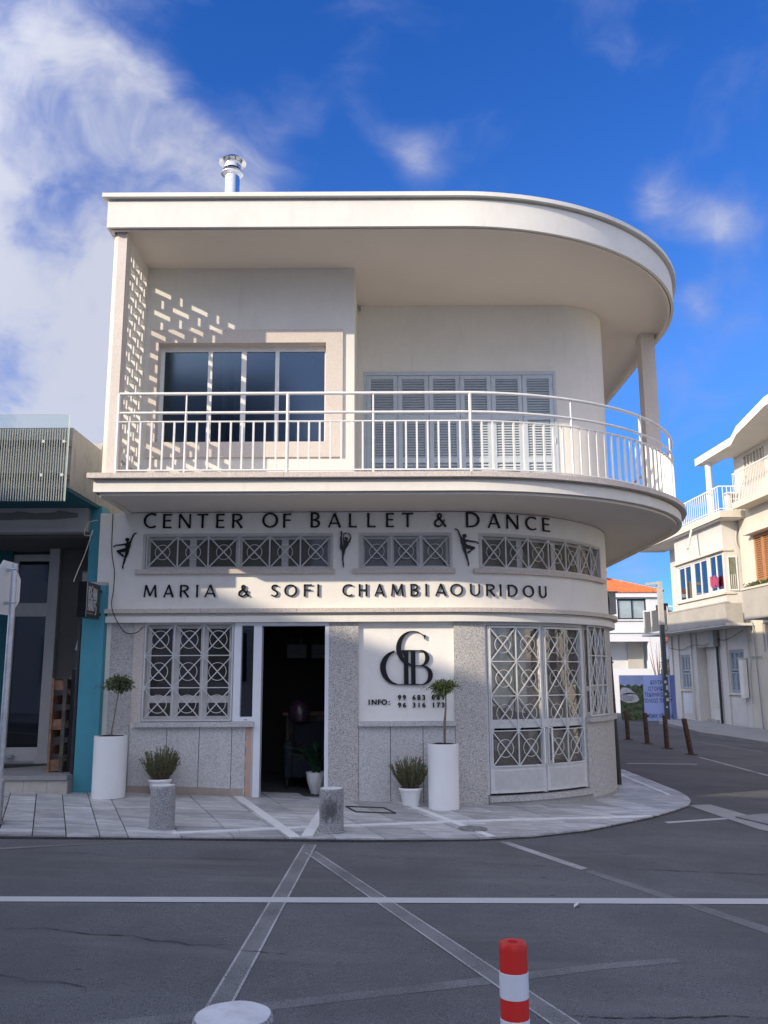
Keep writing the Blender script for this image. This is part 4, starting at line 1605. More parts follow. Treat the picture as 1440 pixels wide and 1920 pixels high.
# flexible red post
t = thing('flexible_post', 'red flexible traffic post with white reflective bands in the foreground', 'traffic post', (.383, 2.85, .10))
px, py, rr = .383, 2.85, .0425
mb = MB()
mb.lathe([(rr, .10), (rr, .796), (rr * .97, .806), (rr * .88, .812), (rr * .40, .8135), (rr * .37, .811), (rr * .36, .795), (.002, .794)], px, py, 36)
obj('tube', mb, 'red', t, 35)
for a, b in ((.659, .731), (.523, .602), (.39, .46)):
    mb = MB()
    mb.lathe([(rr + .0002, a), (rr + .0012, a + .001), (rr + .0012, b - .001), (rr + .0002, b)], px, py, 36, caps=False)
    obj('reflective_band', mb, 'refl', t, 35)
mb = MB()
mb.lathe([(.10, .095), (.10, .108), (.06, .125), (rr, .13)], px, py, 28)
obj('base', mb, 'blackmatt', t, 35)

# street sign seen from behind
t = thing('street_sign', 'galvanised sign pole with the back of an octagonal plate at the left edge', 'road sign', (-3.80, 9.0, .18))
mb = MB()
mb.tube([(-3.80, 9.0, .15), (-3.80, 9.0, 2.76)], .031, 14)
obj('pole', mb, 'galv', t, 40)
mb = MB()
ang = R(86)
dx, dy = math.cos(ang), math.sin(ang)
cx, cy, cz, rad = -3.905, 9.10, 2.52, .30
mpn_ = lambda u, n, z: (cx + u * dx + n * dy, cy + u * dy - n * dx, z)
mb.prism([(rad * math.cos(R(22.5 + 45 * i)), cz + rad * math.sin(R(22.5 + 45 * i))) for i in range(8)], mpn_, -.004, .0)
obj('plate', mb, 'planter', t)
for z in (2.36, 2.70):
    mb = MB()
    mb.tube([(-3.80 + .036 * math.cos(R(a)), 9.0 + .036 * math.sin(R(a)), z) for a in range(0, 361, 30)], .007, 6, False)
    mb.bar((-3.83, 9.03, z), (-3.93, 9.07, z), .03, .03)
    obj('clamp', mb, 'galv', t)


# ---- planters with lollipop trees
def leaf(mb, p, d, n, ln, wd):
    d = d.normalized()
    s = d.cross(n)
    if s.length < 1e-3:
        s = d.orthogonal()
    s = s.normalized()
    nn = s.cross(d)
    a = p + d * ln * .45 + s * wd / 2 + nn * wd * .12
    b = p + d * ln
    c = p + d * ln * .45 - s * wd / 2 + nn * wd * .12
    mb.add([p, a, b, c], [(0, 1, 2), (0, 2, 3)])


def rv(r_):
    while True:
        v = Vector((r_.uniform(-1, 1), r_.uniform(-1, 1), r_.uniform(-1, 1)))
        if .01 < v.length < 1:
            return v


def lollipop(x, y, z0, h, rad, trunk_pts, crown_c, crown_r, nleaf, mat, label, seed):
    r_ = random.Random(seed)
    t = thing('potted_tree', label, 'potted tree', (x, y, z0), 'lollipop trees in tall white planters')
    mb = MB()
    n = 40
    prof = [(rad * .975, z0), (rad * .985, z0 + .02)] + [(rad * (.985 + .015 * i / 6), z0 + .02 + (h - .03) * i / 6) for i in range(1, 7)] + [(rad * 1.0, z0 + h - .003), (rad * .985, z0 + h), (rad * .94, z0 + h), (rad * .935, z0 + h - .05)]
    mb.lathe(prof, x, y, n)
    obj('planter', mb, 'planter', t, 40)
    mb = MB()
    o = len(mb.v)
    mb.lathe([(rad * .94, z0 + h - .012), (rad * .7, z0 + h - .004), (rad * .35, z0 + h + .004), (.01, z0 + h + .006)], x, y, 24)
    mb.v = [(a + r_.uniform(-.006, .006), b + r_.uniform(-.006, .006), c + r_.uniform(-.006, .006)) for a, b, c in mb.v]
    obj('soil', mb, 'soil', t)
    mb = MB()
    tp = [Vector(p) for p in spline3(trunk_pts, 5)]
    k = len(tp)
    mb.tube(tp, [.011 - .004 * i / k + .0008 * math.sin(i * 2.1) for i in range(k)], 7)
    top = tp[-1]
    tips = []
    cc, cr = Vector(crown_c), Vector(crown_r)
    for i in range(34):
        v = rv(r_)
        e = cc + Vector((v.x * cr.x, v.y * cr.y, v.z * cr.z)) * r_.uniform(.55, 1.0) / max(.35, v.length) * .8
        st = tp[-1 - r_.randrange(0, 4)]
        mid = st.lerp(e, .5) + Vector((0, 0, .02)) + rv(r_) * .02
        mb.tube([st, mid, e], [.0035, .0025, .0012], 4, False)
        tips += [(st, mid, e)]
    obj('trunk', mb, 'trunk', t, 60)
    mb = MB()
    for i in range(nleaf):
        st, mid, e = r_.choice(tips)
        q = r_.uniform(.25, 1.08)
        p = st.lerp(mid, q * 2) if q < .5 else mid.lerp(e, q * 2 - 1)
        p = p + rv(r_) * .038
        w = (p - cc)
        if abs(w.x) > cr.x * 1.25 or abs(w.z) > cr.z * 1.3:
            continue
        d = (e - st).normalized() * .6 + rv(r_) + Vector((0, 0, -.25))
        leaf(mb, p, d, rv(r_), r_.uniform(.024, .046), r_.uniform(.014, .023))
    for i in range(14):          # stray twiglets hanging over the edge
        v = rv(r_)
        p = cc + Vector((v.x * cr.x, v.y * cr.y, -abs(v.z) * cr.z * .3)) * 1.12
        for j in range(7):
            leaf(mb, p + Vector((v.x, v.y, -.5)) * .012 * j, rv(r_) + Vector((0, 0, -.3)), rv(r_), .028, .013)
    obj('crown', mb, mat, t)
    return t


def spline3(pts, k=6):
    out = []
    P_ = [pts[0]] + list(pts) + [pts[-1]]
    for i in range(1, len(P_) - 2):
        p0, p1, p2, p3 = [Vector(q) for q in P_[i - 1:i + 3]]
        for j in range(k):
            t = j / k
            out.append(.5 * ((2 * p1) + (p2 - p0) * t + (2 * p0 - 5 * p1 + 4 * p2 - p3) * t * t + (3 * p1 - p0 - 3 * p2 + p3) * t ** 3))
    out.append(Vector(pts[-1]))
    return out


g0 = gz(-3.39) + LIFT
lollipop(-3.39, 11.22, g0, .735, .203, [(-3.40, 11.22, g0 + .70), (-3.375, 11.22, 1.05), (-3.345, 11.22, 1.28), (-3.325, 11.22, 1.44), (-3.315, 11.22, 1.54)],
         (-3.325, 11.22, 1.535), (.245, .21, .14), 1600, 'leafA', 'small dark leafed tree in a tall white planter beside the turquoise pilaster', 3)
g1 = gz(.72) + LIFT
lollipop(.72, 11.27, g1, .775, .193, [(.745, 11.27, g1 + .74), (.75, 11.27, 1.0), (.762, 11.27, 1.2), (.765, 11.27, 1.36), (.77, 11.27, 1.47)],
         (.752, 11.27, 1.475), (.245, .20, .15), 1400, 'leafB', 'small light green tree in a tall white planter below the monogram', 5)
mb = MB()
mb.tube(spline3([(.735, 11.27, g1 + .74), (.732, 11.265, 1.0), (.752, 11.262, 1.18), (.768, 11.27, 1.33)], 6), .0065, 6)
o = obj('second_stem', mb, 'trunk', [c for c in bpy.data.objects if c.get('label', '').startswith('small light green tree')][0], 60)


def bush(x, y, label, seed, saucer=True):
    z0 = gz(x) + LIFT
    r_ = random.Random(seed)
    t = thing('potted_bush', label, 'potted bush', (x, y, z0), 'dry bushes in white pots')
    zp = z0 + (.012 if saucer else .0)
    mb = MB()
    mb.lathe([(.098, zp), (.102, zp + .01), (.132, zp + .165), (.135, zp + .172), (.146, zp + .175), (.149, zp + .185), (.149, zp + .202), (.145, zp + .207), (.134, zp + .205), (.130, zp + .18)], x, y, 32)
    obj('pot', mb, 'planter', t, 40)
    if saucer:
        mb = MB()
        mb.lathe([(.09, z0), (.115, z0 + .004), (.125, z0 + .022), (.119, z0 + .022), (.105, z0 + .010), (.01, z0 + .009)], x, y, 28)
        obj('saucer', mb, 'planter', t, 40)
    mb = MB()
    mb.lathe([(.131, zp + .19), (.08, zp + .198), (.01, zp + .2)], x, y, 20)
    obj('soil', mb, 'soil', t)
    st, lv = MB(), MB()
    for i in range(170):
        a, q = r_.uniform(0, 2 * math.pi), math.sqrt(r_.random())
        b0 = Vector((x + math.cos(a) * q * .09, y + math.sin(a) * q * .09, zp + .19))
        ln = r_.uniform(.24, .45) * (1 - .22 * q)
        out = Vector((math.cos(a) * q * .62 + r_.uniform(-.15, .15), math.sin(a) * q * .62 + r_.uniform(-.15, .15), 1)).normalized()
        e = b0 + out * ln
        m_ = b0.lerp(e, .5) + Vector((math.cos(a), math.sin(a), 0)) * .015 * q + rv(r_) * .008
        st.tube([b0, m_, e], [.0026, .002, .001], 3, False)
        k = int(ln * 120)
        for j in range(k):
            u = .22 + .78 * j / k
            p = b0.lerp(m_, u * 2) if u < .5 else m_.lerp(e, u * 2 - 1)
            d = out * .9 + rv(r_) * .8
            leaf(lv, p, d, rv(r_), r_.uniform(.020, .036), r_.uniform(.007, .012))
    obj('stems', st, 'trunk', t)
    obj('foliage', lv, 'leafC', t)


bush(-2.815, 11.42, 'dry olive green bush in a white pot behind the left bollard', 11)
bush(.315, 11.42, 'dry olive green bush in a white pot beside the taller planter', 12)

# covers in the pavement
t = thing('manhole_cover', 'small round metal cover in the pavement near the kerb', 'manhole cover', (.93, 9.78, gz(.93) + LIFT))
mb = MB()
mb.lathe([(.155, 0), (.155, .0145), (.14, .0148), (.138, .0135), (.03, .0135), (.01, .0135)], .93, 9.82, 28)
mb.v = [(x, y, z + gz(x) + LIFT) for x, y, z in mb.v]
obj('lid', mb, simple('cover_metal', (.20, .20, .195), .7, .1, .3, 20, bstr=.4), t)
t = thing('utility_cover', 'thin square outline of a service cover set in the paving behind the middle bollard', 'service cover', (-.1, 10.95, gz(-.1) + LIFT))
mb = MB()
for a, b in (((-.34, 10.72), (.12, 10.72)), ((.12, 10.72), (-.02, 11.12)), ((-.02, 11.12), (-.48, 11.12)), ((-.48, 11.12), (-.34, 10.72))):
    q = strip(a, b, .012)
    mb.add(ground_poly(q, LIFT + .014) + ground_poly(q, LIFT - .005), [(0, 1, 2, 3), (0, 4, 5, 1), (1, 5, 6, 2), (2, 6, 7, 3), (3, 7, 4, 0)])
obj('frame', mb, 'joint', t)
# drain grate at the right edge
t = thing('drain_grate', 'metal drain grate in the road at the right edge of the photo', 'drain', (4.75, 11.0, gz(4.75)))
mb = MB()
gp = [(4.40, 11.60), (4.95, 11.95), (5.6, 10.6), (4.72, 10.6)]
mb.add(ground_poly(gp, .012), [(0, 1, 2, 3)])
ob_ = obj('pit', mb, 'blackmatt', t)
for i in range(14):
    q = (i + .5) / 14
    a = Vector(gp[0]).lerp(Vector(gp[1]), q)
    b = Vector(gp[3]).lerp(Vector(gp[2]), q)
    mb = MB()
    mb.bar((a.x, a.y, gz(a.x) + .018), (b.x, b.y, gz(b.x) + .018), .022, .012)
    obj('bar', mb, 'kerbstone', t)
# scrap of litter
mb = MB()
lx, ly = 1.36, 6.78
mb.add([(lx, ly, gz(lx) + .006), (lx + .035, ly + .02, gz(lx) + .02), (lx + .055, ly + .09, gz(lx) + .03), (lx + .012, ly + .06, gz(lx) + .012)], [(0, 1, 2), (0, 2, 3)])
o = obj('litter_scrap', mb, 'paper')
o['label'] = 'tiny white scrap of litter lying on the road behind the red post'
o['category'] = 'litter'

# downpipe and cable box at the rounded corner
t = thing('downpipe', 'black downpipe running down the rounded corner to the pavement', 'pipe', (3.66, 14.55, -.1))
mb = MB()
mb.tube(spline3([(3.74, 14.62, -.12), (3.72, 14.62, .6), (3.70, 14.62, 1.3), (3.685, 14.62, 1.85), (3.685, 14.62, 1.9)], 4), .042, 10)
obj('pipe', mb, 'blackmatt', t, 40)
mb = MB()
mb.tube(spline3([(3.685, 14.62, 1.88), (3.66, 14.63, 2.15), (3.69, 14.66, 2.45), (3.74, 14.7, 2.8), (3.70, 14.72, 3.1)], 5), .016, 7)
mb.tube(spline3([(3.68, 14.60, 1.88), (3.64, 14.62, 2.2), (3.66, 14.64, 2.5), (3.68, 14.68, 2.85)], 5), .012, 7)
obj('cable', mb, 'blackmatt', t, 40)
for z in (.5, 1.2, 1.8):
    mb = MB()
    mb.lathe([(.047, z), (.047, z + .03)], 3.70 + (.02 if z < 1 else 0), 14.62, 12)
    obj('bracket', mb, 'blackmatt', t)
t = thing('cable_box', 'grey cable box fixed to the far side of the rounded corner', 'cable box', (3.82, 14.9, 2.6))
mb = MB()
mb.box(3.66, 3.90, 14.85, 15.05, 2.62, 2.98)
obj('case', mb, 'pvcgrey', t)
mb = MB()
mb.box(3.64, 3.93, 14.82, 15.08, 2.981, 3.0)
obj('lid', mb, 'pvcgrey', t)

# loose cable on the left of the facade
mb = MB()
FW_ = lambda u, z, n=.02: (u, 11.70 - n, z)
mb.tube(spline3([FW_(-3.66, 3.78), FW_(-3.655, 3.4), FW_(-3.64, 3.2), FW_(-3.60, 3.0), FW_(-3.60, 2.75), FW_(-3.575, 2.55, .15), FW_(-3.53, 2.40, .15), FW_(-3.46, 2.24, .05), FW_(-3.36, 2.17, .05), FW_(-3.25, 2.19, .04), FW_(-3.18, 2.26, .03)], 7), .006, 6)
o = obj('loose_cable', mb, 'blackmatt', None, 60)
o['label'] = 'thin black cable hanging down the white wall and looping to the shop window'
o['category'] = 'cable'
mb = MB()
mb.tube(spline3([(-3.80, 11.5, 3.66), (-3.92, 11.5, 3.62), (-3.95, 11.45, 3.46), (-3.86, 11.45, 3.45), (-3.83, 11.4, 3.5), (-3.87, 11.3, 3.2), (-3.92, 11.2, 2.95), (-3.93, 11.1, 2.80)], 7), .006, 6)
o = obj('loose_cable', mb, 'coping', None, 60)
o['label'] = 'pale looped cable running down to the black projecting sign'
o['category'] = 'cable'

# ================================================================== CAFE NEXT DOOR
CF = thing('cafe_building', 'turquoise and grey cafe front with reeded glass canopy left of the white building', 'building', (-6, 11.6, .2))


def cpart(name, mb, mat, smooth=None, **kw):
    return obj(name, mb, mat, CF, smooth, **kw)


mb = MB()
mb.box(-12, -3.86, 10.56, 12.7, 3.895, 4.66)
mb.box(-12, -3.87, 12.7, 13.6, 3.56, 4.45)
mb.box(-12, -3.87, 13.6, 22, -.2, 4.45)
cpart('canopy', mb, 'concrete')
mb = MB()
mb.tube([(-12, 11.9, 4.60), (-3.868, 11.9, 4.60)], .22, 20)
cpart('roof_roll', mb, 'concrete', 40)
mb = MB()
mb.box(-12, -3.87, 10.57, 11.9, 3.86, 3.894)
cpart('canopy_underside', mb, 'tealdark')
for z in (4.44, 4.02):
    mb = MB()
    mb.box(-12, -3.86, 10.45, 10.528, z - .035, z + .035)
    cpart('bracket_bar', mb, 'blackmatt')
    for xx in (-5.4, -4.75, -4.15, -3.90):
        mb = MB()
        mb.tube([(xx, 10.385, z), (xx, 10.47, z)], .02, 10)
        cpart('glass_fixing', mb, 'galv', 40)
mb = MB()
mb.box(-6.6, -3.847, 10.395, 10.407, 3.697, 4.785)
cpart('glass_panel', mb, glass_mat('canopy_glass', (.93, .97, .96), 1.5))
mb = MB()
x = -6.3
while x < -3.86:
    mb.tube([(x, 10.39, 3.70), (x, 10.39, 4.60)], .006, 5, False)
    x += .0305
cpart('glass_reeding', mb, frost_mat(), 60, kind='stuff')
mb = MB()
mb.box(-3.855, -3.845, 10.391, 10.410, 3.697, 4.786)
cpart('glass_edge', mb, simple('glass_edge_green', (.62, .72, .58), .2, 0, .05, 5))
mb = MB()
mb.box(-12, -3.99, 11.68, 12.0, 3.545, 3.885)
mb.box(-12, -4.02, 11.655, 11.679, 3.53, 3.575)
cpart('fascia_beam', mb, 'dirtywhite')
mb = MB()          # torn film left on the beam
mb.prism([(-7, 3.70), (-7, 3.79), (-5.6, 3.79), (-5.0, 3.80), (-4.95, 3.82), (-4.72, 3.79), (-4.45, 3.80), (-4.40, 3.83), (-4.13, 3.785), (-4.13, 3.73), (-4.45, 3.70), (-4.8, 3.705), (-5.4, 3.69)], flat(11.68), 0, .004)
cpart('peeling_film', mb, plaster('peeling_film', (.20, .205, .19), .12, .1))
mb = MB()
mb.box(-3.955, -3.668, 11.58, 11.95, -.1, 2.80)
cpart('pilaster', mb, 'teal')
mb = MB()
mb.box(-3.955, -3.668, 11.577, 11.95, 2.801, 2.845)
cpart('pilaster_top', mb, 'dirtywhite')
mb = MB()
mb.box(-3.985, -3.835, 11.76, 12.1, 2.7, 3.90)
cpart('upper_strip', mb, 'teal')
mb = MB()
mb.box(-12, -3.96, 11.96, 14.0, 3.50, 3.544)
mb.box(-4.82, -3.87, 13.1, 13.3, .3, 3.5)
mb.box(-3.99, -3.87, 11.96, 13.1, .3, 3.5)
mb.box(-5.80, -4.98, 13.45, 13.5, .3, 3.5)
cpart('recess_wall', mb, 'cafegrey')
mb = MB()
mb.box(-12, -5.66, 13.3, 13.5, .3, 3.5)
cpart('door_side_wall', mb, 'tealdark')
mb = MB()
mb.box(-4.98, -4.83, 13.0, 13.4, .40, 3.5)
mb.box(-5.0, -4.81, 12.98, 13.4, .40, .52)
cpart('door_pier', mb, 'dirtywhite')
mb = MB()
Fd = flat(13.36)
mb.wall(Fd, -5.66, -5.0, .40, 3.46, -.06, 0, [(-5.585, -5.065, .60, 2.52), (-5.585, -5.065, 2.72, 3.36)])
dr = cpart('cafe_door', mb, 'framegrey')
for a, b in ((.60, 2.52), (2.72, 3.36)):
    mb = MB()
    mb.wall(Fd, -5.59, -5.06, a - .005, b + .005, -.04, -.03)
    obj('pane', mb, 'glassdark', dr)
mb = MB()
mb.box(-5.56, -5.45, 13.28, 13.34, .46, .50)
obj('floor_catch', mb, 'galv', dr)
mb = MB()
mb.box(-12, -3.96, 11.42, 13.4, -.1, .35)
cpart('step_core', mb, 'kerbstone')
x = -5.4
while x < -3.98:
    x2 = min(x + .297, -3.962)
    mb = MB()
    mb.box(x + .002, x2 - .002, 11.395, 11.419, .0, .345)
    cpart('riser_slab', mb, 'stepmarble')
    x = x2
x = -5.6
while x < -3.98:
    x2 = min(x + .62, -3.962)
    for ya, yb in ((11.37, 11.95), (11.955, 12.6), (12.605, 13.35)):
        mb = MB()
        mb.box(x + .002, x2 - .002, ya, yb, .352, .405 if ya < 11.5 else .403)
        cpart('step_slab', mb, 'steptop')
    x = x2
mb = MB()
mb.add([(-5.6, 11.9, .411), (-4.9, 12.6, .411), (-4.55, 12.95, .411), (-5.6, 12.9, .411)], [(0, 1, 2, 3)])
cpart('door_mat', mb, 'blackmatt')
mb = MB()
mb.box(-4.49, -4.30, 13.02, 13.098, 2.60, 3.16)
eb = thing('electrical_panel', 'white electrical panel on the grey wall of the cafe recess', 'electrical panel', (-4.4, 13.06, 2.6))
obj('case', mb, 'dirtywhite', eb)
mb = MB()
mb.box(-4.475, -4.315, 13.012, 13.019, 2.63, 3.13)
obj('door', mb, 'white', eb)

# projecting sign of the cafe
t = thing('projecting_sign', 'black double-sided box sign with white cafe name on the turquoise pilaster', 'sign', (-3.75, 11.2, 2.33))
mb = MB()
mb.box(-3.805, -3.70, 10.93, 11.46, 2.345, 2.785)
obj('box', mb, 'black', t)
mb = MB()
mb.box(-3.6995, -3.696, 10.935, 10.948, 2.35, 2.78)
obj('trim', mb, 'galv', t)
mb = MB()
mb.box(-3.79, -3.715, 11.461, 11.579, 2.70, 2.73)
mb.box(-3.79, -3.715, 11.461, 11.579, 2.40, 2.43)
obj('bracket', mb, 'blackmatt', t)
SGN = sidewall(-3.699)


def blocky(strokes, u0, z0, w, h, wd):
    mb = MB()
    for i, st_ in enumerate(strokes):
        stroke(mb, SGN, [(u0 + u * w, z0 + v * h) for u, v in st_], [wd] * len(st_), 0, .002 + i * .0003)
    return mb


GL = {'B': [[(.15, 0), (.15, 1)], [(.15, .97), (.6, .97), (.85, .78), (.3, .56)], [(.3, .52), (.85, .30), (.6, .03), (.15, .03)]],
      'E': [[(.2, 0), (.2, .9), (.9, 1.08)], [(.2, .5), (.8, .5)], [(.2, .03), (.9, .03)]],
      'A': [[(.1, 0), (.3, .95), (.7, .95), (.9, 0)], [(.2, .38), (.8, .38)]],
      'N': [[(.15, 0), (.15, 1)], [(.15, .95), (.85, .05)], [(.85, 0), (.85, 1)]],
      'H': [[(.15, 0), (.15, 1)], [(.85, 0), (.85, 1)], [(.15, .5), (.85, .5)]],
      'U': [[(.15, 1), (.15, .08), (.85, .08), (.85, 1)]],
      'S': [[(.9, .95), (.2, .95), (.2, .55), (.85, .45), (.85, -.18), (.3, -.26)]]}
for wi, (word, zb) in enumerate((('BEAN', 2.575), ('HAUS', 2.43))):
    for i, ch in enumerate(word):
        hh = .155 if wi == 0 else .135
        obj('letter', blocky(GL[ch], 11.00 + i * .085, zb - i * .0, .074, hh * (1.0 if not (wi == 0 and ch == 'N') else .95), .022), 'paper', t)
mb = MB()
for i in range(9):
    mb.wall(SGN, 11.0 + i * .025, 11.0 + i * .025 + .018, 2.392, 2.404, 0, .001)
obj('small_print', mb, 'pvcgrey', t)

# pallet and cardboard in the recess
t = thing('wooden_pallet', 'worn wooden pallet standing on edge on the cafe step', 'pallet', (-4.26, 12.2, .406))
for x0, x1, mt in ((-4.365, -4.335, 'wood'), (-4.205, -4.165, 'wooddark')):
    for zz in ((.415, .53), (.62, .735), (.84, .955), (1.06, 1.175), (1.26, 1.375), (1.47, 1.585)):
        mb = MB()
        mb.box(x0, x1, 11.76, 12.75, *zz)
        obj('board', mb, mt, t)
    mb = MB()
    mb.box(x0 + (.005 if mt == 'wood' else -.004), x1 + .004, 11.742, 11.759, .407, 1.60)
    obj('end_board', mb, mt, t)
for zz in ((.42, .56), (.94, 1.07), (1.45, 1.57)):
    for yy in (11.77, 12.2, 12.62):
        mb = MB()
        mb.box(-4.333, -4.207, yy, yy + .1, *zz)
        obj('block', mb, 'wood', t)


def carton(name, cx, cy, cz, sx, sy, sz, rx, ry, rz, mat, label, flap=True):
    t = thing(name, label, 'cardboard', (cx, cy, cz))
    rot = Matrix.Rotation(R(rz), 3, 'Z') @ Matrix.Rotation(R(ry), 3, 'Y') @ Matrix.Rotation(R(rx), 3, 'X')
    mb = MB()
    mb.box(-sx / 2, sx / 2, -sy / 2, sy / 2, -sz / 2, sz / 2)
    mb.v = [tuple(Vector((cx, cy, cz)) + rot @ Vector(v)) for v in mb.v]
    obj('body', mb, mat, t)
    if flap:
        mb = MB()
        mb.box(-sx / 2, sx / 2, -sy / 2 - .004, -sy / 2 - .001, sz / 2, sz / 2 + .13)
        mb.v = [tuple(Vector((cx, cy, cz)) + rot @ Vector(v)) for v in mb.v]
        obj('flap', mb, mat, t)
        mb = MB()
        for a in ((-.05, -.05, .05, .05), ):
            for i in range(4):
                p = [(-.045, -.06), (.045, -.06), (.045, .02), (-.045, .02)]
                q0, q1 = p[i], p[(i + 1) % 4]
                mb.bar((q0[0], -sy / 2 - .002, q0[1]), (q1[0], -sy / 2 - .002, q1[1]), .008, .002, (0, 1, 0))
            for zz in (-.05, -.02, .01):
                mb.bar((-.02, -sy / 2 - .002, zz), (.025, -sy / 2 - .002, zz), .008, .002, (0, 1, 0))
            mb.bar((-.02, -sy / 2 - .0025, -.05), (-.02, -sy / 2 - .0025, .01), .008, .002, (0, 1, 0))
        mb.v = [tuple(Vector((cx, cy, cz)) + rot @ Vector(v)) for v in mb.v]
        obj('printed_mark', mb, 'blackmatt', t)


carton('cardboard_box', -4.20, 12.35, 1.50, .27, .25, .27, 0, 27, 0, 'cardboard', 'brown cardboard box with an open flap tilted on top of the pallet')
carton('cardboard_sheet', -4.17, 12.45, 2.02, .30, .02, .14, 0, 14, 0, 'paper', 'white sheet of card sticking out above the stacked boxes', False)
carton('cardboard_box', -4.12, 12.72, 1.98, .24, .2, .30, 0, -20, 10, 'wooddark', 'dark crumpled carton behind the white card', False)
carton('dark_board', -4.105, 12.30, 1.06, .07, .95, 1.30, 0, 0, 0, 'blackmatt', 'dark upright board stacked behind the pallet', False)
mb = MB()
mb.tube([(-3.985, 11.60, .36), (-3.985, 11.60, 2.3)], .022, 8)
o = obj('drain_pipe', mb, 'blackmatt', None, 60)
o['label'] = 'thin dark pipe along the left edge of the turquoise pilaster'
o['category'] = 'pipe'

# ================================================================== INSIDE THE OPEN DOOR
t = thing('potted_plant', 'dark green plant in a white faceted pot just inside the doorway', 'potted plant', (-.93, 12.35, .057))
mb = MB()
ring_ = [(0.075, .058), (.125, .21), (.145, .34)]
o_ = len(mb.v)
for ri, (r_, z) in enumerate(ring_):
    for k in range(10):
        a = 2 * math.pi * (k + .5 * (ri % 2)) / 10
        mb.v.append((-.93 + r_ * math.cos(a), 12.35 + r_ * math.sin(a), z))
for ri in range(2):
    for k in range(10):
        k2 = (k + 1) % 10
        a, b, c, d = ri * 10 + k, ri * 10 + k2, (ri + 1) * 10 + k2, (ri + 1) * 10 + k
        mb.f += [(a, b, d), (b, c, d)] if ri == 0 else [(a, b, c), (a, c, d)]
obj('pot', mb, 'planter', t)
r_ = random.Random(4)
mb, lf = MB(), MB()
for i in range(16):
    a = r_.uniform(0, 6.28)
    b0 = Vector((-.93 + .05 * math.cos(a), 12.35 + .05 * math.sin(a), .33))
    ln = r_.uniform(.4, .75)
    lean = r_.uniform(.2, .9)
    pts = [b0 + Vector((math.cos(a) * lean * q * q, math.sin(a) * lean * q * q, 1.0 * q - .45 * q * q)) * ln for q in (0, .25, .5, .75, 1)]
    pts = [p if p.y > 11.95 else Vector((p.x, 11.95, p.z)) for p in pts]
    pts = [Vector((min(p.x, -.80), p.y, p.z)) for p in pts]
    mb.tube(pts, [.008, .007, .006, .004, .002], 5, False)
    for q in range(3, 17):
        u = q / 17 * 4
        k = min(3, int(u))
        p = pts[k].lerp(pts[k + 1], u - k)
        d = (pts[k + 1] - pts[k]).normalized()
        for s in (-1, 1):
            sd = d.cross(Vector((0, 0, 1))).normalized() * s
            leaf(lf, p, sd + d * .5 + Vector((0, 0, .3)), Vector((0, 0, 1)), .075, .03)
obj('stems', mb, 'leafD', t)
obj('leaves', lf, 'leafD', t)
t = thing('armchair', 'dark blue upholstered armchair behind the plant inside the doorway', 'armchair', (-.95, 13.1, .056))
for nm, bx in (('seat', (-1.35, -.55, 12.8, 13.45, .2, .5)), ('backrest', (-1.35, -.55, 13.3, 13.5, .5, .95)), ('armrest', (-1.42, -1.30, 12.75, 13.5, .2, .72)), ('armrest', (-.60, -.48, 12.75, 13.5, .2, .72))):
    mb = MB()
    mb.box(*bx)
    o = obj(nm, mb, 'cloth_dark', t)
    bv = o.modifiers.new('round', 'BEVEL')
    bv.width = .05
    bv.segments = 3
for xx, yy in ((-1.38, 12.8), (-.52, 12.8), (-1.38, 13.45), (-.52, 13.45)):
    mb = MB()
    mb.tube([(xx, yy, .056), (xx, yy, .2)], .02, 8)
    obj('leg', mb, 'blackmatt', t)
t = thing('reception_desk', 'dim wooden desk inside the doorway', 'desk', (-.9, 13.9, .056))
mb = MB()
mb.box(-1.55, -.2, 13.7, 14.3, 1.03, 1.07)
obj('top', mb, 'wood', t)
mb = MB()
mb.box(-1.5, -1.46, 13.72, 14.28, .056, 1.03)
mb.box(-1.5, -.2, 13.76, 13.80, .3, 1.03)
obj('panel', mb, 'wooddark', t)
mb = MB()
mb.lathe([(.03, 1.071), (.033, 1.09), (.033, 1.24), (.014, 1.30), (.014, 1.33)], -.86, 13.85, 14)
o = obj('water_bottle', mb, simple('bottle_plastic', (.30, .36, .42), .2, 0, .2, 20), None, 40)
o['label'] = 'small clear bottle standing on the desk inside the doorway'
o['category'] = 'bottle'
mb = MB()
mb.lathe([(.02, 1.071), (.03, 1.1), (.03, 1.18), (.01, 1.2)], -.755, 13.85, 12)
o = obj('small_jar', mb, 'red', None, 40)
o['label'] = 'small red-capped jar on the desk beside the bottle'
o['category'] = 'jar'
mb = MB()
o_ = bpy.data.objects
mb.lathe([(.10, .97), (.15, 1.0), (.16, 1.1), (.13, 1.22), (.06, 1.28), (.01, 1.29)], -1.26, 13.25, 14, 1, .7)
mb.v = [(x + rng.uniform(-.012, .012), y, z + rng.uniform(-.012, .012) - .02) for x, y, z in mb.v]
o = obj('plastic_bag', mb, 'pink', None, 40)
o['label'] = 'crumpled pink plastic bag on the back of the armchair inside the doorway'
o['category'] = 'bag'
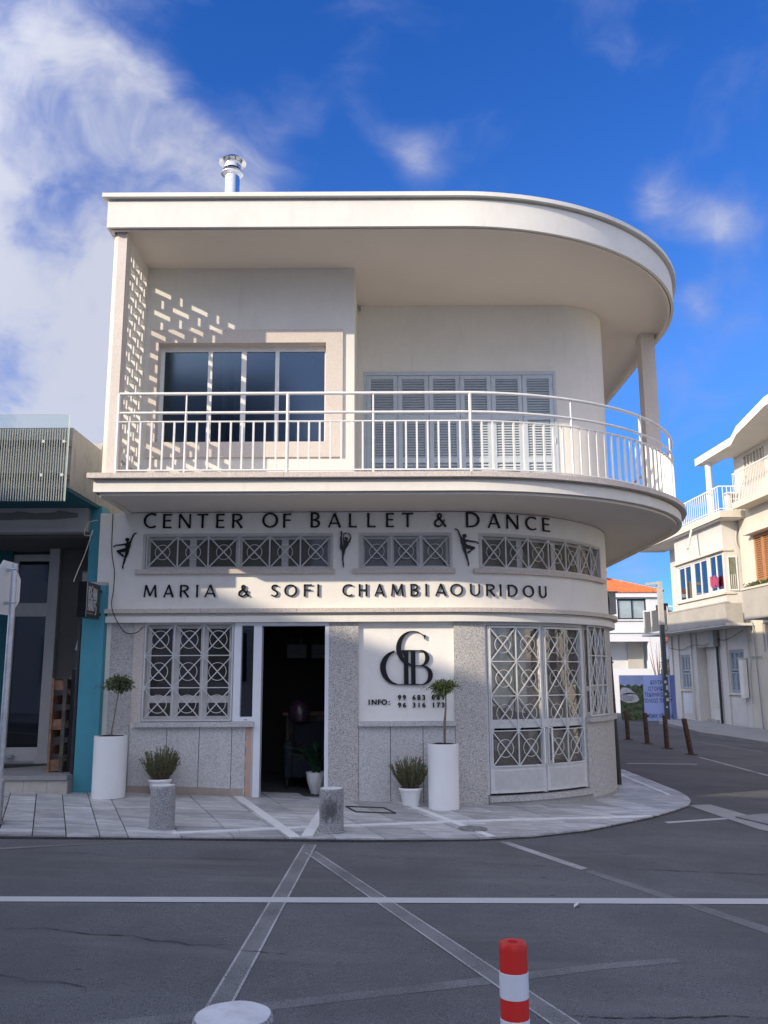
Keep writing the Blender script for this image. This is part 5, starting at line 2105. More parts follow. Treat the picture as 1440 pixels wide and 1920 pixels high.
for i, (x0, x1, lab) in enumerate(((-1.52, -1.22, 'white hanging paper bag with dark handwriting, left of two above the desk'), (-1.14, -.82, 'white hanging paper bag with a dark dancer doodle, right of two above the desk'))):
    t = thing('paper_bag', lab, 'paper bag', ((x0 + x1) / 2, 13.9, 1.85), 'paper bags hung inside the door')
    mb = MB()
    mb.box(x0, x1, 13.88, 13.93, 1.89, 2.10)
    obj('bag', mb, 'dimpaper', t)
    mb = MB()
    Fb = flat(13.88)
    rr_ = random.Random(30 + i)
    for q in range(2):
        pts = [(x0 + .07 + .025 * k, 2.02 - .06 * q + rr_.uniform(-.018, .018)) for k in range(7)]
        stroke(mb, Fb, pts, [.007] * 7, .0005, .002)
    obj('scribble', mb, 'blackmatt', t)
    mb = MB()
    for xx in (x0 + .08, x1 - .08):
        mb.bar((xx, 13.905, 2.10), (xx, 13.905, 2.2), .035, .01)
    obj('clip', mb, 'blackmatt', t)


# ================================================================== SIDE STREET
def RM(u, n, z):
    y = -u
    return (14.35 - n - .045 * (y - 36), y, z)


def rbox(mb, y0, y1, n0, n1, z0, z1, holes=()):
    mb.wall(RM, -y1, -y0, z0, z1, n0, n1, [(-b, -a, c, d) for a, b, c, d in holes])


R1 = thing('bay_window_house', 'white house with a glazed bay and ribbed balcony in the side street', 'house', (14.2, 38, -.5))


def r1(name, mb, mat, parent=None, smooth=None, **kw):
    return obj(name, mb, mat, parent or R1, smooth, **kw)


GZ = -.42
mb = MB()
rbox(mb, 35.25, 43.9, -.35, 0, -.9, 3.56, [(41.15, 42.35, .96, 2.55), (38.3, 40.25, -.95, 2.83), (35.65, 37.05, .89, 2.62)])
rbox(mb, 35.25, 43.9, -6, -.36, -.9, 7.78)
r1('ground_floor_wall', mb, 'oldwhite')
mb = MB()        # pilaster strips beside the doorway and at the corner
for a, b in ((38.05, 38.28), (40.28, 40.55), (40.9, 41.08), (42.42, 42.7), (43.3, 43.5), (37.12, 37.3)):
    rbox(mb, a, b, .001, .07, -.9, 3.55)
r1('pilaster_strip', mb, 'oldwhite')
mb = MB()
rbox(mb, 38.2, 40.35, -1.6, -1.4, -.9, 2.9)
r1('doorway_recess', mb, 'dirtywhite')
for i in range(3):
    mb = MB()
    rbox(mb, 38.4, 39.4, -.9, .12 - .3 * i, -.9, -.28 + .17 * i)
    r1('door_step', mb, 'kerbstone')
mb = MB()
rbox(mb, 38.32, 38.9, -.6, .02, -.5, .25)
r1('step_wall', mb, 'oldwhite')
mb = MB()
rbox(mb, 38.30, 38.95, -.62, .05, .251, .31)
r1('step_wall_cap', mb, 'cream')
for (a, b, c, d) in ((41.15, 42.35, .96, 2.55), (35.65, 37.05, .89, 2.62)):
    mb = MB()
    rbox(mb, a, b, -.12, -.04, c, d, [(a + .05, b - .05, c + .05, d - .05)])
    f = r1('shutter_window', mb, 'shutter_old')
    k = 3
    st_ = (b - a - .1) / k
    for i in range(k):
        for q0, q1 in ((c + .05, (c + d) / 2 - .02), ((c + d) / 2 + .02, d - .05)):
            ya = a + .05 + st_ * i
            lb = MB()
            rbox(lb, ya + .01, ya + st_ - .01, -.10, -.03, q0, q1, [(ya + .08, ya + st_ - .08, q0 + .07, q1 - .07)])
            z = q0 + .09
            while z < q1 - .09:
                p0, p1 = RM(-(ya + .07), -.065, z), RM(-(ya + st_ - .07), -.065, z)
                lb.bar(p0, p1, .012, .06, (-.6, 0, -.8))
                z += .075
            obj('shutter_leaf', lb, 'shutter_old', f)
    mb = MB()
    rbox(mb, a - .08, b + .08, -.1, .08, c - .09, c - .002)
    obj('sill', mb, 'cream', f)
mb = MB()
rbox(mb, 41.2, 42.25, .001, .02, -.15, .84)
r1('peeling_panel', mb, plaster('peeling_white', (.66, .66, .65), .06, .2, dirt=(.07, .07, .065), dirt_amt=.8, sc_=3))
mb = MB()
rbox(mb, 35.7, 37.0, .001, .02, -.35, .77)
r1('peeling_panel', mb, MAT['oldwhite'])
# balcony slab and ribbed parapet
mb = MB()
rbox(mb, 34.5, 44.4, -.1, 1.10, 3.50, 3.60)
r1('balcony_slab', mb, 'oldwhite')
mb = MB()
y = 34.55
rbox(mb, 34.55, 40.75, .90, 1.06, 3.601, 4.38)
rbox(mb, 34.52, 34.56, .42, 1.08, 3.545, 4.38)
r1('parapet', mb, 'ribbed')
while y < 40.7:
    mb = MB()
    rbox(mb, y + .008, y + .147, 1.061, 1.10, 3.53, 4.375)
    r1('parapet_rib', mb, 'ribbed')
    y += .155
mb = MB()
rbox(mb, 34.5, 40.8, .88, 1.12, 4.385, 4.44)
r1('parapet_cap', mb, 'ribbed')
# bay
BY0, BY1 = 35.33, 40.55
mb = MB()
rbox(mb, BY0, BY1, -.34, .65, 3.61, 7.79, [(35.5, 36.85, 4.98, 6.50), (37.05, 38.55, 4.95, 6.46), (38.8, 40.3, 4.9, 6.42)])
r1('bay_wall', mb, 'oldwhite')
mb = MB()
rbox(mb, BY0 - .06, BY1 + .03, .3, .74, 4.80, 4.875)
rbox(mb, BY0 - .06, BY1 + .03, .3, .78, 6.55, 6.62)
r1('bay_ledge', mb, 'cream')
for a, b, c, d in ((35.5, 36.85, 4.98, 6.50), (37.05, 38.55, 4.95, 6.46), (38.8, 40.3, 4.9, 6.42)):
    mb = MB()
    mid = (a + b) / 2
    hs = [(a + .06, mid - .03, c + .06, d - .06), (mid + .03, b - .06, c + .06, d - .06)]
    rbox(mb, a, b, .56, .62, c, d, hs)
    f = r1('bay_window', mb, 'metalwhite')
    for h in hs:
        pb = MB()
        rbox(pb, h[0] - .01, h[1] + .01, .585, .592, h[2] - .01, h[3] + .01)
        obj('pane', pb, glass_mat('bay_glass', (.30, .40, .52), 3.6) if 'bay_glass' not in bpy.data.materials else bpy.data.materials['bay_glass'], f)
    cb = MB()
    rbox(cb, a + .1, mid - .1, .40, .42, c, d)
    obj('curtain', cb, 'curtain', f)
mb = MB()
rbox(mb, BY0, BY1, -.33, .3, 4.9, 4.92)
r1('bay_floor', mb, 'inner')
SF = flat(BY0)
mb = MB()       # small side window facing the square
mb.wall(SF, 13.86, 14.24, 4.94, 6.32, .001, .04, [(13.90, 14.20, 4.99, 6.28)])
f = r1('side_window', mb, 'metalwhite')
mb = MB()
mb.wall(SF, 13.9, 14.2, 4.99, 6.28, .004, .012)
obj('pane', mb, simple('leaded_pane', (.16, .165, .12), .25, 0, .2, 6), f)
for x in (13.97, 14.05, 14.13):
    mb = MB()
    mb.box(x - .008, x + .008, BY0 - .022, BY0 - .013, 4.99, 5.6)
    obj('bar', mb, 'metalwhite', f)
# terrace
mb = MB()
rbox(mb, 34.55, 44.6, -.3, 1.0, 7.80, 8.07)
r1('terrace_slab', mb, 'cream')
mb = MB()
rbox(mb, 34.62, 44.5, -.3, .93, 7.765, 7.799)
r1('slab_underside', mb, 'oldwhite')
mb = MB()
rbox(mb, 34.65, 44.3, .92, .96, 9.05, 9.10)
rbox(mb, 34.65, 44.3, .925, .955, 8.15, 8.18)
rbox(mb, 34.62, 34.66, -.2, .96, 9.05, 9.10)
rbox(mb, 34.625, 34.655, -.2, .96, 8.15, 8.18)
rl = r1('terrace_railing', mb, 'metalwhite')
y = 34.8
while y < 44.2:
    bb = MB()
    bb.bar(RM(-y, .94, 8.07), RM(-y, .94, 9.06), .028)
    obj('baluster', bb, 'metalwhite', rl)
    y += .21
for i in range(6):
    bb = MB()
    p = RM(-34.64, .8 - i * .17, 8.07)
    bb.bar(p, (p[0], p[1], 9.06), .028)
    obj('baluster', bb, 'metalwhite', rl)
mb = MB()
c = RM(-36.0, .72, 8.07)
mb.lathe([(.135, 8.07), (.135, 10.36)], c[0], c[1], 24)
r1('round_column', mb, 'white', None, 40)
# far balcony with glass rail
mb = MB()
rbox(mb, 40.85, 44.2, 1.02, 1.06, 4.72, 4.77)
rbox(mb, 40.85, 40.9, .2, 1.06, 4.72, 4.77)
rl = r1('far_balcony_rail', mb, 'metalwhite')
for y in (40.9, 42.0, 43.1, 44.15):
    bb = MB()
    bb.bar(RM(-y, 1.04, 3.6), RM(-y, 1.04, 4.72), .04)
    obj('post', bb, 'metalwhite', rl)
pb = MB()
rbox(pb, 41.0, 44.1, 1.035, 1.045, 3.66, 4.68)
obj('pane', pb, 'glass', rl)
mb = MB()
rbox(mb, 41.0, 42.2, .95, 1.10, 4.60, 4.90)
o = obj('dark_cloth', mb, 'brown')
o['label'] = 'dark brown cloth hung over the far balcony rail in the side street'
o['category'] = 'cloth'
mb = MB()
mb.box(13.35, 13.75, 42.2, 42.6, 3.62, 4.7)
o = obj('storage_cupboard', mb, 'ribbed')
o['label'] = 'beige cupboard standing behind the glass rail of the far balcony'
o['category'] = 'cupboard'
mb = MB()       # pink cloth drying at the bay window
p = RM(-36.3, .72, 5.55)
for i in range(5):
    q = RM(-(36.0 + i * .14), .70 + .03 * (i % 2), 5.3 + .06 * math.sin(i * 2))
    mb.box(q[0] - .03, q[0] + .02, q[1] - .07, q[1] + .07, q[2] - .12, q[2] + .22 + .06 * (i % 3))
o = obj('drying_cloth', mb, 'clothpink')
o['label'] = 'dark pink and white cloth hung out at the bay window'
o['category'] = 'cloth'
# pipes, meter boxes, awning arms
t = thing('downpipe', 'black downpipe beside the doorway of the bay window house', 'pipe', RM(-37.95, .06, -.4))
mb = MB()
mb.tube([RM(-37.95, .10, -.45), RM(-37.95, .10, 2.9)], .055, 8)
obj('pipe', mb, 'blackmatt', t, 40)
t = thing('meter_box', 'grey meter box above the black downpipe of the bay window house', 'meter box', RM(-38.1, .1, 2.8))
mb = MB()
rbox(mb, 37.85, 38.3, .08, .28, 2.80, 3.45)
obj('case', mb, 'pvcgrey', t)
t = thing('meter_box', 'tall white cabinet fixed to the wall right of the grey-blue shutter', 'meter box', RM(-35.6, .1, .8))
mb = MB()
rbox(mb, 35.36, 35.70, .05, .22, .72, 2.22)
obj('case', mb, 'white', t)
mb = MB()
rbox(mb, 35.34, 35.72, .04, .25, 2.225, 2.27)
obj('lid', mb, 'cream', t)
t = thing('cable', 'sagging cable strung along the ground floor wall of the bay window house', 'cable', RM(-38, .05, 3.0))
mb = MB()
mb.tube(spline3([RM(-y, .09, z) for y, z in ((43.4, 2.9), (42, 2.78), (40.6, 2.95), (39.2, 2.9), (38.2, 3.1), (37, 3.05), (35.4, 3.35))], 5), .014, 5)
obj('wire', mb, 'blackmatt', t)
mb = MB()
mb.tube(spline3([(14.42, 35.28, 7.9), (14.3, 35.28, 7.4), (14.25, 35.27, 6.9), (14.4, 35.27, 6.55)], 5), .02, 5)
mb.tube(spline3([(14.45, 35.26, 7.9), (14.48, 35.26, 7.0), (14.46, 35.26, 5.5), (14.44, 35.26, 4.9)], 4), .035, 6)
obj('wire', mb, 'cream', t)
t = thing('air_conditioner', 'white air conditioner unit on the terrace behind the white rail', 'air conditioner', (14.2, 35.2, 8.08))
mb = MB()
mb.box(13.93, 14.45, 35.0, 35.35, 8.12, 8.92)
obj('case', mb, 'ac', t)
mb = MB()
for i in range(9):
    mb.box(14.06 + (i % 3) * .11, 14.14 + (i % 3) * .11, 34.992, 34.998, 8.22 + (i // 3) * .22, 8.38 + (i // 3) * .22)
obj('grille', mb, 'blackmatt', t)
mb = MB()
mb.box(13.97, 14.40, 35.05, 35.3, 8.07, 8.119)
obj('feet', mb, 'galv', t)
mb = MB()       # rain spout under the slab
mb.tube([RM(-37.6, .95, 7.85), RM(-37.2, 1.35, 6.9)], .05, 6)
r1('rain_spout', mb, 'cream')

# ---- nearer house at the right edge
R2 = thing('shuttered_house', 'cream house with orange-brown shutters and a planted balcony at the right edge', 'house', (14.4, 32, -.5))


def r2(name, mb, mat, parent=None, smooth=None, **kw):
    return obj(name, mb, mat, parent or R2, smooth, **kw)


mb = MB()
rbox(mb, 26, 35.22, -7, 0, -.9, 10.35, [(32.0, 34.05, 5.10, 6.95), (30.5, 33.3, -.9, 2.2), (32.6, 34.35, 9.0, 10.2), (32.3, 33.9, 2.45, 3.55)])
r2('wall', mb, 'cream')
for bx in ((31.9, 34.15, -.2, -.12, 5.05, 7.0), (30.4, 33.4, -.3, -.2, -.9, 2.3), (32.5, 34.4, -.22, -.15, 8.9, 10.3), (32.2, 34.0, -.2, -.15, 2.4, 3.6)):
    mb = MB()
    rbox(mb, *bx)
    r2('opening_back', mb, 'dirtywhite')
mb = MB()
rbox(mb, 31.9, 34.2, 0.001, .35, 6.98, 7.06)
r2('shutter_hood', mb, 'cream')
for i in range(3):
    a = 32.02 + i * .68
    mb = MB()
    rbox(mb, a, a + .66, -.08, -.02, 5.12, 6.93, [(a + .09, a + .57, 5.22, 6.84)])
    lf = r2('orange_shutter', mb, 'orange_wood')
    z = 5.26
    while z < 6.83:
        sb = MB()
        sb.bar(RM(-(a + .08), -.05, z), RM(-(a + .58), -.05, z), .012, .075, (-.6, 0, -.8))
        obj('slat', sb, 'orange_wood', lf)
        z += .085
mb = MB()
rbox(mb, 31.9, 34.2, -.1, .10, 5.03, 5.095)
r2('shutter_sill', mb, 'cream')
mb = MB()
rbox(mb, 27, 33.15, -.05, 1.0, 3.62, 3.72)
rbox(mb, 27, 33.12, .88, 1.0, 3.721, 4.72)
rbox(mb, 33.0, 33.12, 0.01, .88, 3.721, 4.72)
r2('balcony', mb, 'ribbed')
mb = MB()
rbox(mb, 27, 33.2, .84, 1.04, 4.725, 4.80)
rbox(mb, 32.96, 33.16, 0.01, .84, 4.725, 4.80)
r2('balcony_cap', mb, 'cream')
mb = MB()
for i in range(5):
    rbox(mb, 32.32 + i * .34, 32.36 + i * .34, -.04, -.01, 2.46, 3.54)
r2('window_bars', mb, 'metalwhite')
mb = MB()
rbox(mb, 32.3, 33.35, .001, .06, 2.21, 2.33)
rbox(mb, 33.25, 33.45, .001, .07, -.9, 2.2)
r2('door_surround', mb, 'oldwhite')
mb = MB()
rbox(mb, 31.2, 33.25, -.16, -.12, -.9, 2.18)
r2('grey_door', mb, 'framegrey')
# upper balcony
mb = MB()
rbox(mb, 26, 34.25, -.05, .62, 8.05, 8.30)
r2('upper_balcony_slab', mb, 'cream')
mb = MB()
rbox(mb, 26, 34.2, .56, .60, 9.42, 9.46)
rbox(mb, 34.16, 34.2, -.0, .60, 9.42, 9.46)
rl = r2('upper_railing', mb, 'metalwhite')
y = 27.0
while y < 34.2:
    bb = MB()
    bb.bar(RM(-y, .58, 8.3), RM(-y, .58, 9.43), .02)
    obj('baluster', bb, 'metalwhite', rl)
    y += .13
for i in range(7):       # vertical fins of the top window
    mb = MB()
    a = 32.66 + i * .27
    rbox(mb, a, a + .06, -.16, .02, 9.0, 10.18)
    r2('window_fin', mb, 'cream')
# projecting roof
mb = MB()
pts = [RM(-36.55, 1.05, 0)[:2], RM(-33.0, 1.05, 0)[:2], RM(-31.5, 1.5, 0)[:2], RM(-28, 2.1, 0)[:2], RM(-26, 2.1, 0)[:2], RM(-26, -6, 0)[:2], RM(-35.2, -6, 0)[:2], RM(-35.2, .35, 0)[:2], RM(-36.55, .35, 0)[:2]]
k = len(pts)
mb.add([(x, y, 10.36) for x, y in pts] + [(x, y, 10.66) for x, y in pts], [tuple(range(k)), tuple(range(k, 2 * k))] + [(i, (i + 1) % k, (i + 1) % k + k, i + k) for i in range(k)])
r2('projecting_roof', mb, 'white')
# balcony plants
t = thing('balcony_plants', 'straggly green plants along the balcony cap of the shuttered house', 'plants', RM(-31.5, .9, 4.8))
mb = MB()
r_ = random.Random(9)
for i in range(260):
    y = r_.uniform(29.5, 33.1)
    b0 = Vector(RM(-y, .72 + r_.uniform(-.1, .15), 4.70))
    for j in range(4):
        leaf(mb, b0 + rv(r_) * .12 + Vector((0, 0, .1 + .06 * r_.random())), rv(r_) + Vector((0, 0, .5)), rv(r_), .14, .06)
obj('foliage', mb, 'leafA', t)
t = thing('cable', 'dark cables running down the wall between the two side street houses', 'cable', RM(-34.9, .05, 1))
mb = MB()
mb.tube(spline3([RM(-34.6, .08, 3.7), RM(-34.95, .08, 2.9), RM(-34.9, .08, 2.2), RM(-35.0, .08, 1.4), RM(-35.0, .08, .5)], 5), .022, 5)
mb.tube([RM(-34.3, .08, -.5), RM(-34.5, .08, 3.6)], .025, 6)
mb.tube([RM(-34.0, .08, 2.3), RM(-35.0, .08, 2.3)], .02, 5)
obj('wire', mb, 'pvcgrey', t)

# ---- house with the orange tiled roof at the end of the street
HY = 52.0
HS = thing('tiled_roof_house', 'white house with an orange tiled roof at the end of the side street', 'house', (13, HY, -.6))
FH = flat(HY)
mb = MB()
mb.wall(FH, 6.0, 16.12, -1.2, 6.13, -.35, 0, [(13.72, 15.42, 4.85, 6.06), (11.5, 15.45, 2.0, 3.56)])
mb.wall(FH, 11.4, 15.55, -1.2, 3.7, -1.6, -1.5, [(15.25, 15.42, 2.9, 3.5)])
mb.box(6.0, 16.12, HY + .36, HY + 8, 3.7, 6.13)
mb.box(15.75, 16.12, HY + .36, HY + 8, -1.2, 6.13)
obj('wall', mb, 'housewhite', HS)
mb = MB()
mb.box(14.56, 15.45, HY + 1.40, HY + 1.49, 1.9, 3.7)
obj('recess_wall', mb, plaster('recess_beige', (.50, .485, .45), .05, .1), HS)
mb = MB()
mb.box(5.8, 16.3, HY - .18, HY + 8, 6.135, 6.42)
obj('eave', mb, 'housewhite', HS)
mb = MB()
mb.box(6.0, 16.12, HY - .08, HY - .001, 4.05, 4.13)
mb.box(13.6, 15.9, HY - .09, HY - .001, 4.76, 4.84)
obj('string_course', mb, 'housewhite', HS)
mb = MB()
mb.wall(FH, 13.72, 15.42, 4.85, 6.06, -.16, -.06, [(13.80, 14.56, 4.93, 5.98), (14.62, 15.34, 4.93, 5.98)])
f = obj('window', mb, 'darkframe', HS)
for a, b in ((13.80, 14.56), (14.62, 15.34)):
    pb = MB()
    pb.wall(FH, a - .01, b + .01, 4.92, 5.99, -.13, -.12)
    obj('pane', pb, MAT.setdefault('houseglass', simple('blind_behind_glass', (.36, .43, .45), .12, 0, .12, 1.5)), f)  # opaque pane; its pale tone stands for the lit curtain behind glass
cb = MB()
cb.box(13.75, 15.4, HY + .17, HY + .19, 4.86, 6.05)
obj('curtain', cb, 'curtain', f)
mb = MB()
mb.wall(FH, 15.26, 15.41, 2.92, 3.48, -1.55, -1.49)
obj('narrow_window', mb, 'darkframe', HS)
# roof of overlapping tile courses
ridge_y, ridge_z, e_y, e_z = HY + 4.2, 7.75, HY - .25, 6.43
n_c = 14
for i in range(n_c):
    t0, t1 = i / n_c, (i + 1) / n_c
    xr0, xr1 = 16.4 - 2.6 * t0, 16.4 - 2.6 * t1
    mb = MB()
    y0, y1 = e_y + (ridge_y - e_y) * t0, e_y + (ridge_y - e_y) * t1
    z0, z1 = e_z + (ridge_z - e_z) * t0, e_z + (ridge_z - e_z) * t1
    # wavy course
    x = 8.0
    pr = []
    while x < xr0:
        pr.append(x)
        x += .11
    for j, xx in enumerate(pr):
        w = .03 * (1 if j % 2 else -1)
        xx1 = min(xx, xr1)
        mb.v += [(xx, y0, z0 + .05 + w), (xx1, y1 + .06, z1 + .02 + w * (xx1 == xx)), (xx, y0, z0 - .02)]
    for j in range(len(pr) - 1):
        a, b = j * 3, j * 3 + 3
        mb.f += [(a, b, b + 1, a + 1), (a + 2, b + 2, b, a)]
    obj('tile_course', mb, 'tile', HS)
mb = MB()
mb.add([(16.4, e_y, 6.45), (16.4, HY + 8.6, 6.45), (13.8, ridge_y, 7.78)], [(0, 1, 2)])
mb.tube([(16.4, e_y, 6.50), (13.8, ridge_y, 7.80)], .08, 6)
mb.tube([(8, ridge_y, 7.78), (13.8, ridge_y, 7.78)], .09, 6)
obj('roof_ridge', mb, 'tile', HS)
t = thing('water_tank', 'white water tank on a frame above the orange tiled roof', 'water tank', (13.9, HY + 3, 7.4))
mb = MB()
mb.tube([(12.4, HY + 3.0, 8.15), (12.5, HY + 3.0, 8.15), (13.85, HY + 3.0, 8.15), (13.95, HY + 3.0, 8.15)], [.28, .36, .36, .28], 20)
obj('tank', mb, 'tank', t, 40)
mb = MB()
for x in (12.7, 13.6):
    for y in (HY + 2.75, HY + 3.25):
        mb.bar((x, y, 7.2), (x, y, 7.95), .05)
obj('stand', mb, 'galv', t)
# more of the town behind
t = thing('distant_house', 'sliver of a distant house with an orange roof behind the lamp post', 'house', (19, 66, -1))
mb = MB()
mb.box(18.2, 24, 62, 70, -2, 3.9)
obj('wall', mb, 'housewhite', t)
mb = MB()
mb.add([(18, 61.7, 3.95), (24.2, 61.7, 3.95), (24.2, 66, 5.5), (18, 66, 5.5), (18, 61.7, 3.85), (24.2, 61.7, 3.85)], [(0, 1, 2, 3), (4, 5, 1, 0)])
obj('roof', mb, 'tile', t)
t = thing('blue_shed', 'bit of a blue building behind the lamp post at the end of the street', 'building', (17.5, 58, -1))
mb = MB()
mb.box(16.9, 20, 57, 60, -2, 2.6)
obj('wall', mb, simple('blue_wall', (.12, .30, .48), .7, 0, .1, 2), t)
mb = MB()
mb.box(16.7, 20.2, 56.8, 60.2, 2.601, 2.75)
obj('roof', mb, 'housewhite', t)
t = thing('dark_shrub', 'dark shrub rising above the hoarding behind the lamp post', 'shrub', (15.8, 49, -.5))
mb, sb = MB(), MB()
r_ = random.Random(21)
for i in range(40):
    e = Vector((15.8 + r_.uniform(-.5, .5), 49 + r_.uniform(-.4, .4), r_.uniform(1.2, 3.0)))
    sb.tube([(15.8, 49, -.6), (15.8 + (e.x - 15.8) * .4, 49, .6), e], [.03, .02, .006], 4, False)
    for j in range(26):
        leaf(mb, e + rv(r_) * .35 - Vector((0, 0, r_.uniform(0, 1.6))), rv(r_), rv(r_), .2, .07)
obj('crown', mb, 'leafD', t)
obj('stems', sb, 'trunk', t)
t = thing('bare_sapling', 'thin bare reddish twigs sticking up behind the hoarding', 'sapling', (14.4, 47, -.5))
mb = MB()
for i in range(9):
    a = r_.uniform(-.8, .8)
    mb.tube(spline3([(14.4, 47, -.6), (14.4 + a * .3, 47, 1.2), (14.4 + a * .7, 47, 2.2), (14.4 + a * 1.1, 47, 3.0 + r_.uniform(-.3, .8))], 4), [.02] * 9 + [.014, .010, .008, .006], 4, False)
obj('twigs', mb, simple('reddish_twig', (.25, .10, .08), .8, 0, .2, 20), t)

# ---- hoarding
HB = thing('printed_hoarding', 'printed hoarding with blue text panel and an aerial picture closing the street end', 'hoarding', (12.1, 41.5, -.45))
FB = flat(41.5)
for a, b, nm, mt in ((10.86, 11.945, 'picture_panel', simple('print_sky_blue', (.34, .42, .70), .6, 0, .12, 2)), (11.955, 13.20, 'text_panel', simple('print_blue', (.40, .49, .86), .6, 0, .03, 2)), (13.21, 13.42, 'end_panel', simple('print_blue_dark', (.16, .22, .50), .6, 0, .05, 2))):
    mb = MB()
    mb.wall(FB, a, b, gz((a + b) / 2) + .02, 1.615, -.05, 0)
    obj(nm, mb, mt, HB)
m_, nt, b_ = base_mat('print_green', .6, (.05, .09, .04))
p_ = pos(nt)
c_ = MIX(nt, SMOOTH(nt, noise(nt, p_, 6, 6, .7), .35, .65), (.012, .028, .012), (.13, .17, .07))
L(nt, c_, b_.inputs['Base Color'])
mb = MB()
top = [(10.86 + 1.085 * i / 16, 1.16 + .05 * math.sin(i * 1.3) + .03 * math.sin(i * 3.1)) for i in range(17)]
mb.prism([(10.865, -.42)] + [(11.94, -.43)] + list(reversed(top)), FB, .0, .002)
obj('print_hills', mb, m_, HB)
pw = simple('print_white', (.55, .56, .58), .6, 0, .1, 8)
mb = MB()
mb.prism([(10.87, .95), (11.0, 1.06), (11.2, 1.05), (11.35, .98), (11.62, .75), (11.74, .52), (11.62, .40), (11.2, .36), (10.87, .50)], FB, .002, .0035)
obj('print_plaza', mb, pw, HB)
pdk = simple('print_dark', (.025, .03, .06), .6, 0, .3, 12)
for i, (r0, r1) in enumerate(((.40, .175), (.31, .135), (.23, .10), (.15, .065))):
    mb = MB()
    pts = [(11.30 + r0 * math.cos(R(a)), .64 + r1 * math.sin(R(a)) + .02 * i) for a in range(0 + 25 * i, 290 + 25 * i, 12)]
    stroke(mb, FB, pts, [.022] * len(pts), .0035, .005)
    obj('print_terrace', mb, pdk, HB)
for txt, z, hh, cx_ in (('ΚΕΝΤΡΟ', 1.20, .19, 12.62), ('ΙΣΤΟΡΙΚΗΣ', .91, .19, 12.62), ('ΤΕΚΜΗΡΙΩΣΗΣ', .64, .19, 12.60), ('ΠΟΛΕΩΣ ΠΑΦΟΥ', .37, .19, 12.60)):
    obj('print_text', text_mb(txt, hh * 1.30, FB, cx_, z, .0005, .003, 'CENTER', .003, .62, 1.12), pdk, HB)
obj('print_text', text_mb('η πάφος αλλάζει', .27, FB, 12.58, -.30, .0005, .003, 'CENTER', .004, .62, 1.0), pdk, HB)
for x in (11.0, 12.0, 13.2):
    mb = MB()
    mb.bar((x, 41.62, -.6), (x, 41.62, 1.6), .07)
    obj('post', mb, 'galv', HB)
# ---- lamp post
t = thing('street_lamp', 'dark slim lamp post with a beige angled head and stickers before the hoarding', 'street lamp', (12.80, 40.9, -.48))
mb = MB()
mb.bar((12.80, 40.9, -.48), (12.80, 40.9, 3.9), .19, .19, (1, 0, 0))
obj('pole', mb, 'lampdark', t)
mb = MB()
mb.bar((12.80, 40.9, 3.9), (12.80, 40.9, 5.9), .21, .21, (1, 0, 0))
mb.bar((12.80, 40.9, 5.82), (12.20, 40.9, 5.78), .16, .12, (0, 0, 1))
obj('head', mb, 'lampbeige', t)
for i, (u, z, w, h) in enumerate(((-.03, 1.25, .10, .12), (.03, .95, .09, .2), (-.04, .72, .08, .1), (.02, .45, .12, .14), (-.02, .15, .07, .09), (.05, 1.55, .06, .08))):
    mb = MB()
    mb.wall(flat(40.805), 12.80 + u - w / 2, 12.80 + u + w / 2, z, z + h, 0, .003)
    obj('sticker', mb, 'paper', t)
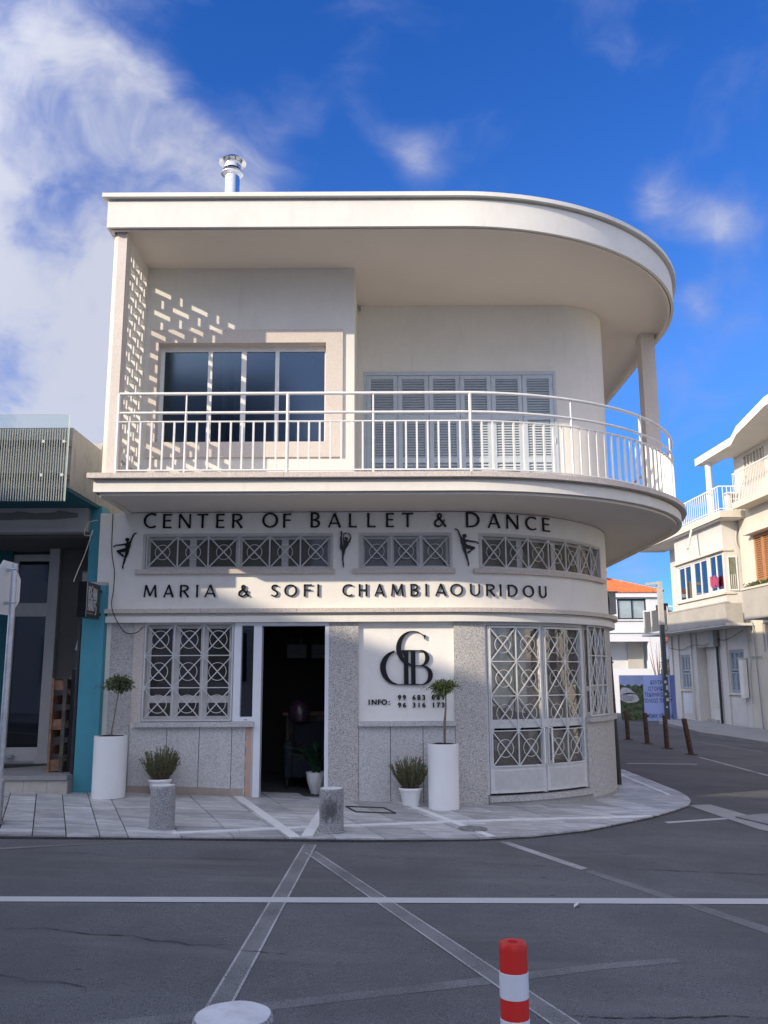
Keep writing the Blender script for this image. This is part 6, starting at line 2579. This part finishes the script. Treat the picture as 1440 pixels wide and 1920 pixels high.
# ---- rusty bollards
for i, (x, y, lean, lab) in enumerate(((7.23, 26.97, -.02, 'rusty steel post, the farthest of the row in the side street'), (7.32, 25.32, -.03, 'rusty steel post standing before the aerial picture edge of the hoarding'),
                                       (7.35, 23.67, -.015, 'rusty steel post standing before the lamp post'), (7.38, 21.93, -.12, 'rusty steel post leaning left, the nearest of the row'))):
    z0 = gz(x)
    t = thing('rusty_post', lab, 'post', (x, y, z0), 'rusty posts dividing the side street')
    mb = MB()
    mb.tube([(x, y, z0), (x + lean * .5, y, z0 + .42), (x + lean, y, z0 + .84), (x + lean, y, z0 + .85)], [.062, .062, .062, .055], 14)
    obj('tube', mb, 'rust', t, 40)
    mb = MB()
    mb.lathe([(.15, z0 + .002), (.15, z0 + .016), (.07, z0 + .02)], x, y, 14)
    obj('base_plate', mb, 'rust', t)

# ================================================================== BUILDINGS THAT SHADE THE STREET
def plain_building(name, label, foot, z0, z1, mat, nwin, face, rows):
    t = thing(name, label, 'building', (foot[0][0], foot[0][1], z0))
    mb = MB()
    k = len(foot)
    mb.add([(x, y, z0) for x, y in foot] + [(x, y, z1) for x, y in foot], [tuple(reversed(range(k))), tuple(range(k, 2 * k))] + [(i, (i + 1) % k, (i + 1) % k + k, i + k) for i in range(k)])
    obj('wall', mb, mat, t)
    a, b = Vector(foot[face]), Vector(foot[(face + 1) % k])
    d = (b - a).normalized()
    n = Vector((d.y, -d.x))
    m = lambda u, nn, z: ((a + d * u + n * nn).x, (a + d * u + n * nn).y, z)
    ln = (b - a).length
    for i in range(nwin):
        u = ln * (i + .5) / nwin
        for z in rows:
            f = MB()
            f.wall(m, u - .7, u + .7, z, z + 1.5, .001, .05, [(u - .62, u + .62, z + .08, z + 1.42)])
            fo = obj('window', f, 'shutter', t)
            p = MB()
            p.wall(m, u - .63, u + .63, z + .07, z + 1.43, .003, .012)
            obj('pane', p, 'darkframe', fo)
    return t


plain_building('opposite_building', 'tall pale plastered building across the street, left of and behind the camera', [(-19.95, -3.15), (-24.0, 2.3), (-33, 2.3), (-33, -14), (-19.95, -14)], -1, 12.12, 'oppo', 4, 1, (1.5, 5, 8.5))
plain_building('opposite_building', 'long lower pale building across the street right behind the camera', [(-3.0, -1.0), (-19.9, -1.0), (-19.9, -13), (-3.0, -13)], -1, 10.3, 'oppo', 6, 0, (1.4, 4.6, 7.7))
plain_building('rear_building', 'plain pale building behind the white corner building', [(4.2, 19.3), (4.2, 38), (-6, 38), (-6, 19.3)], -1, 8.3, 'oppo', 5, 0, (1.5, 5))
plain_building('side_street_building', 'sunlit cream building on the right of the side street, outside the frame', [(13.6, 25.8), (13.6, 4.5), (22, 4.5), (22, 25.8)], -1, 8.2, 'cream', 6, 0, (1.4, 4.9))
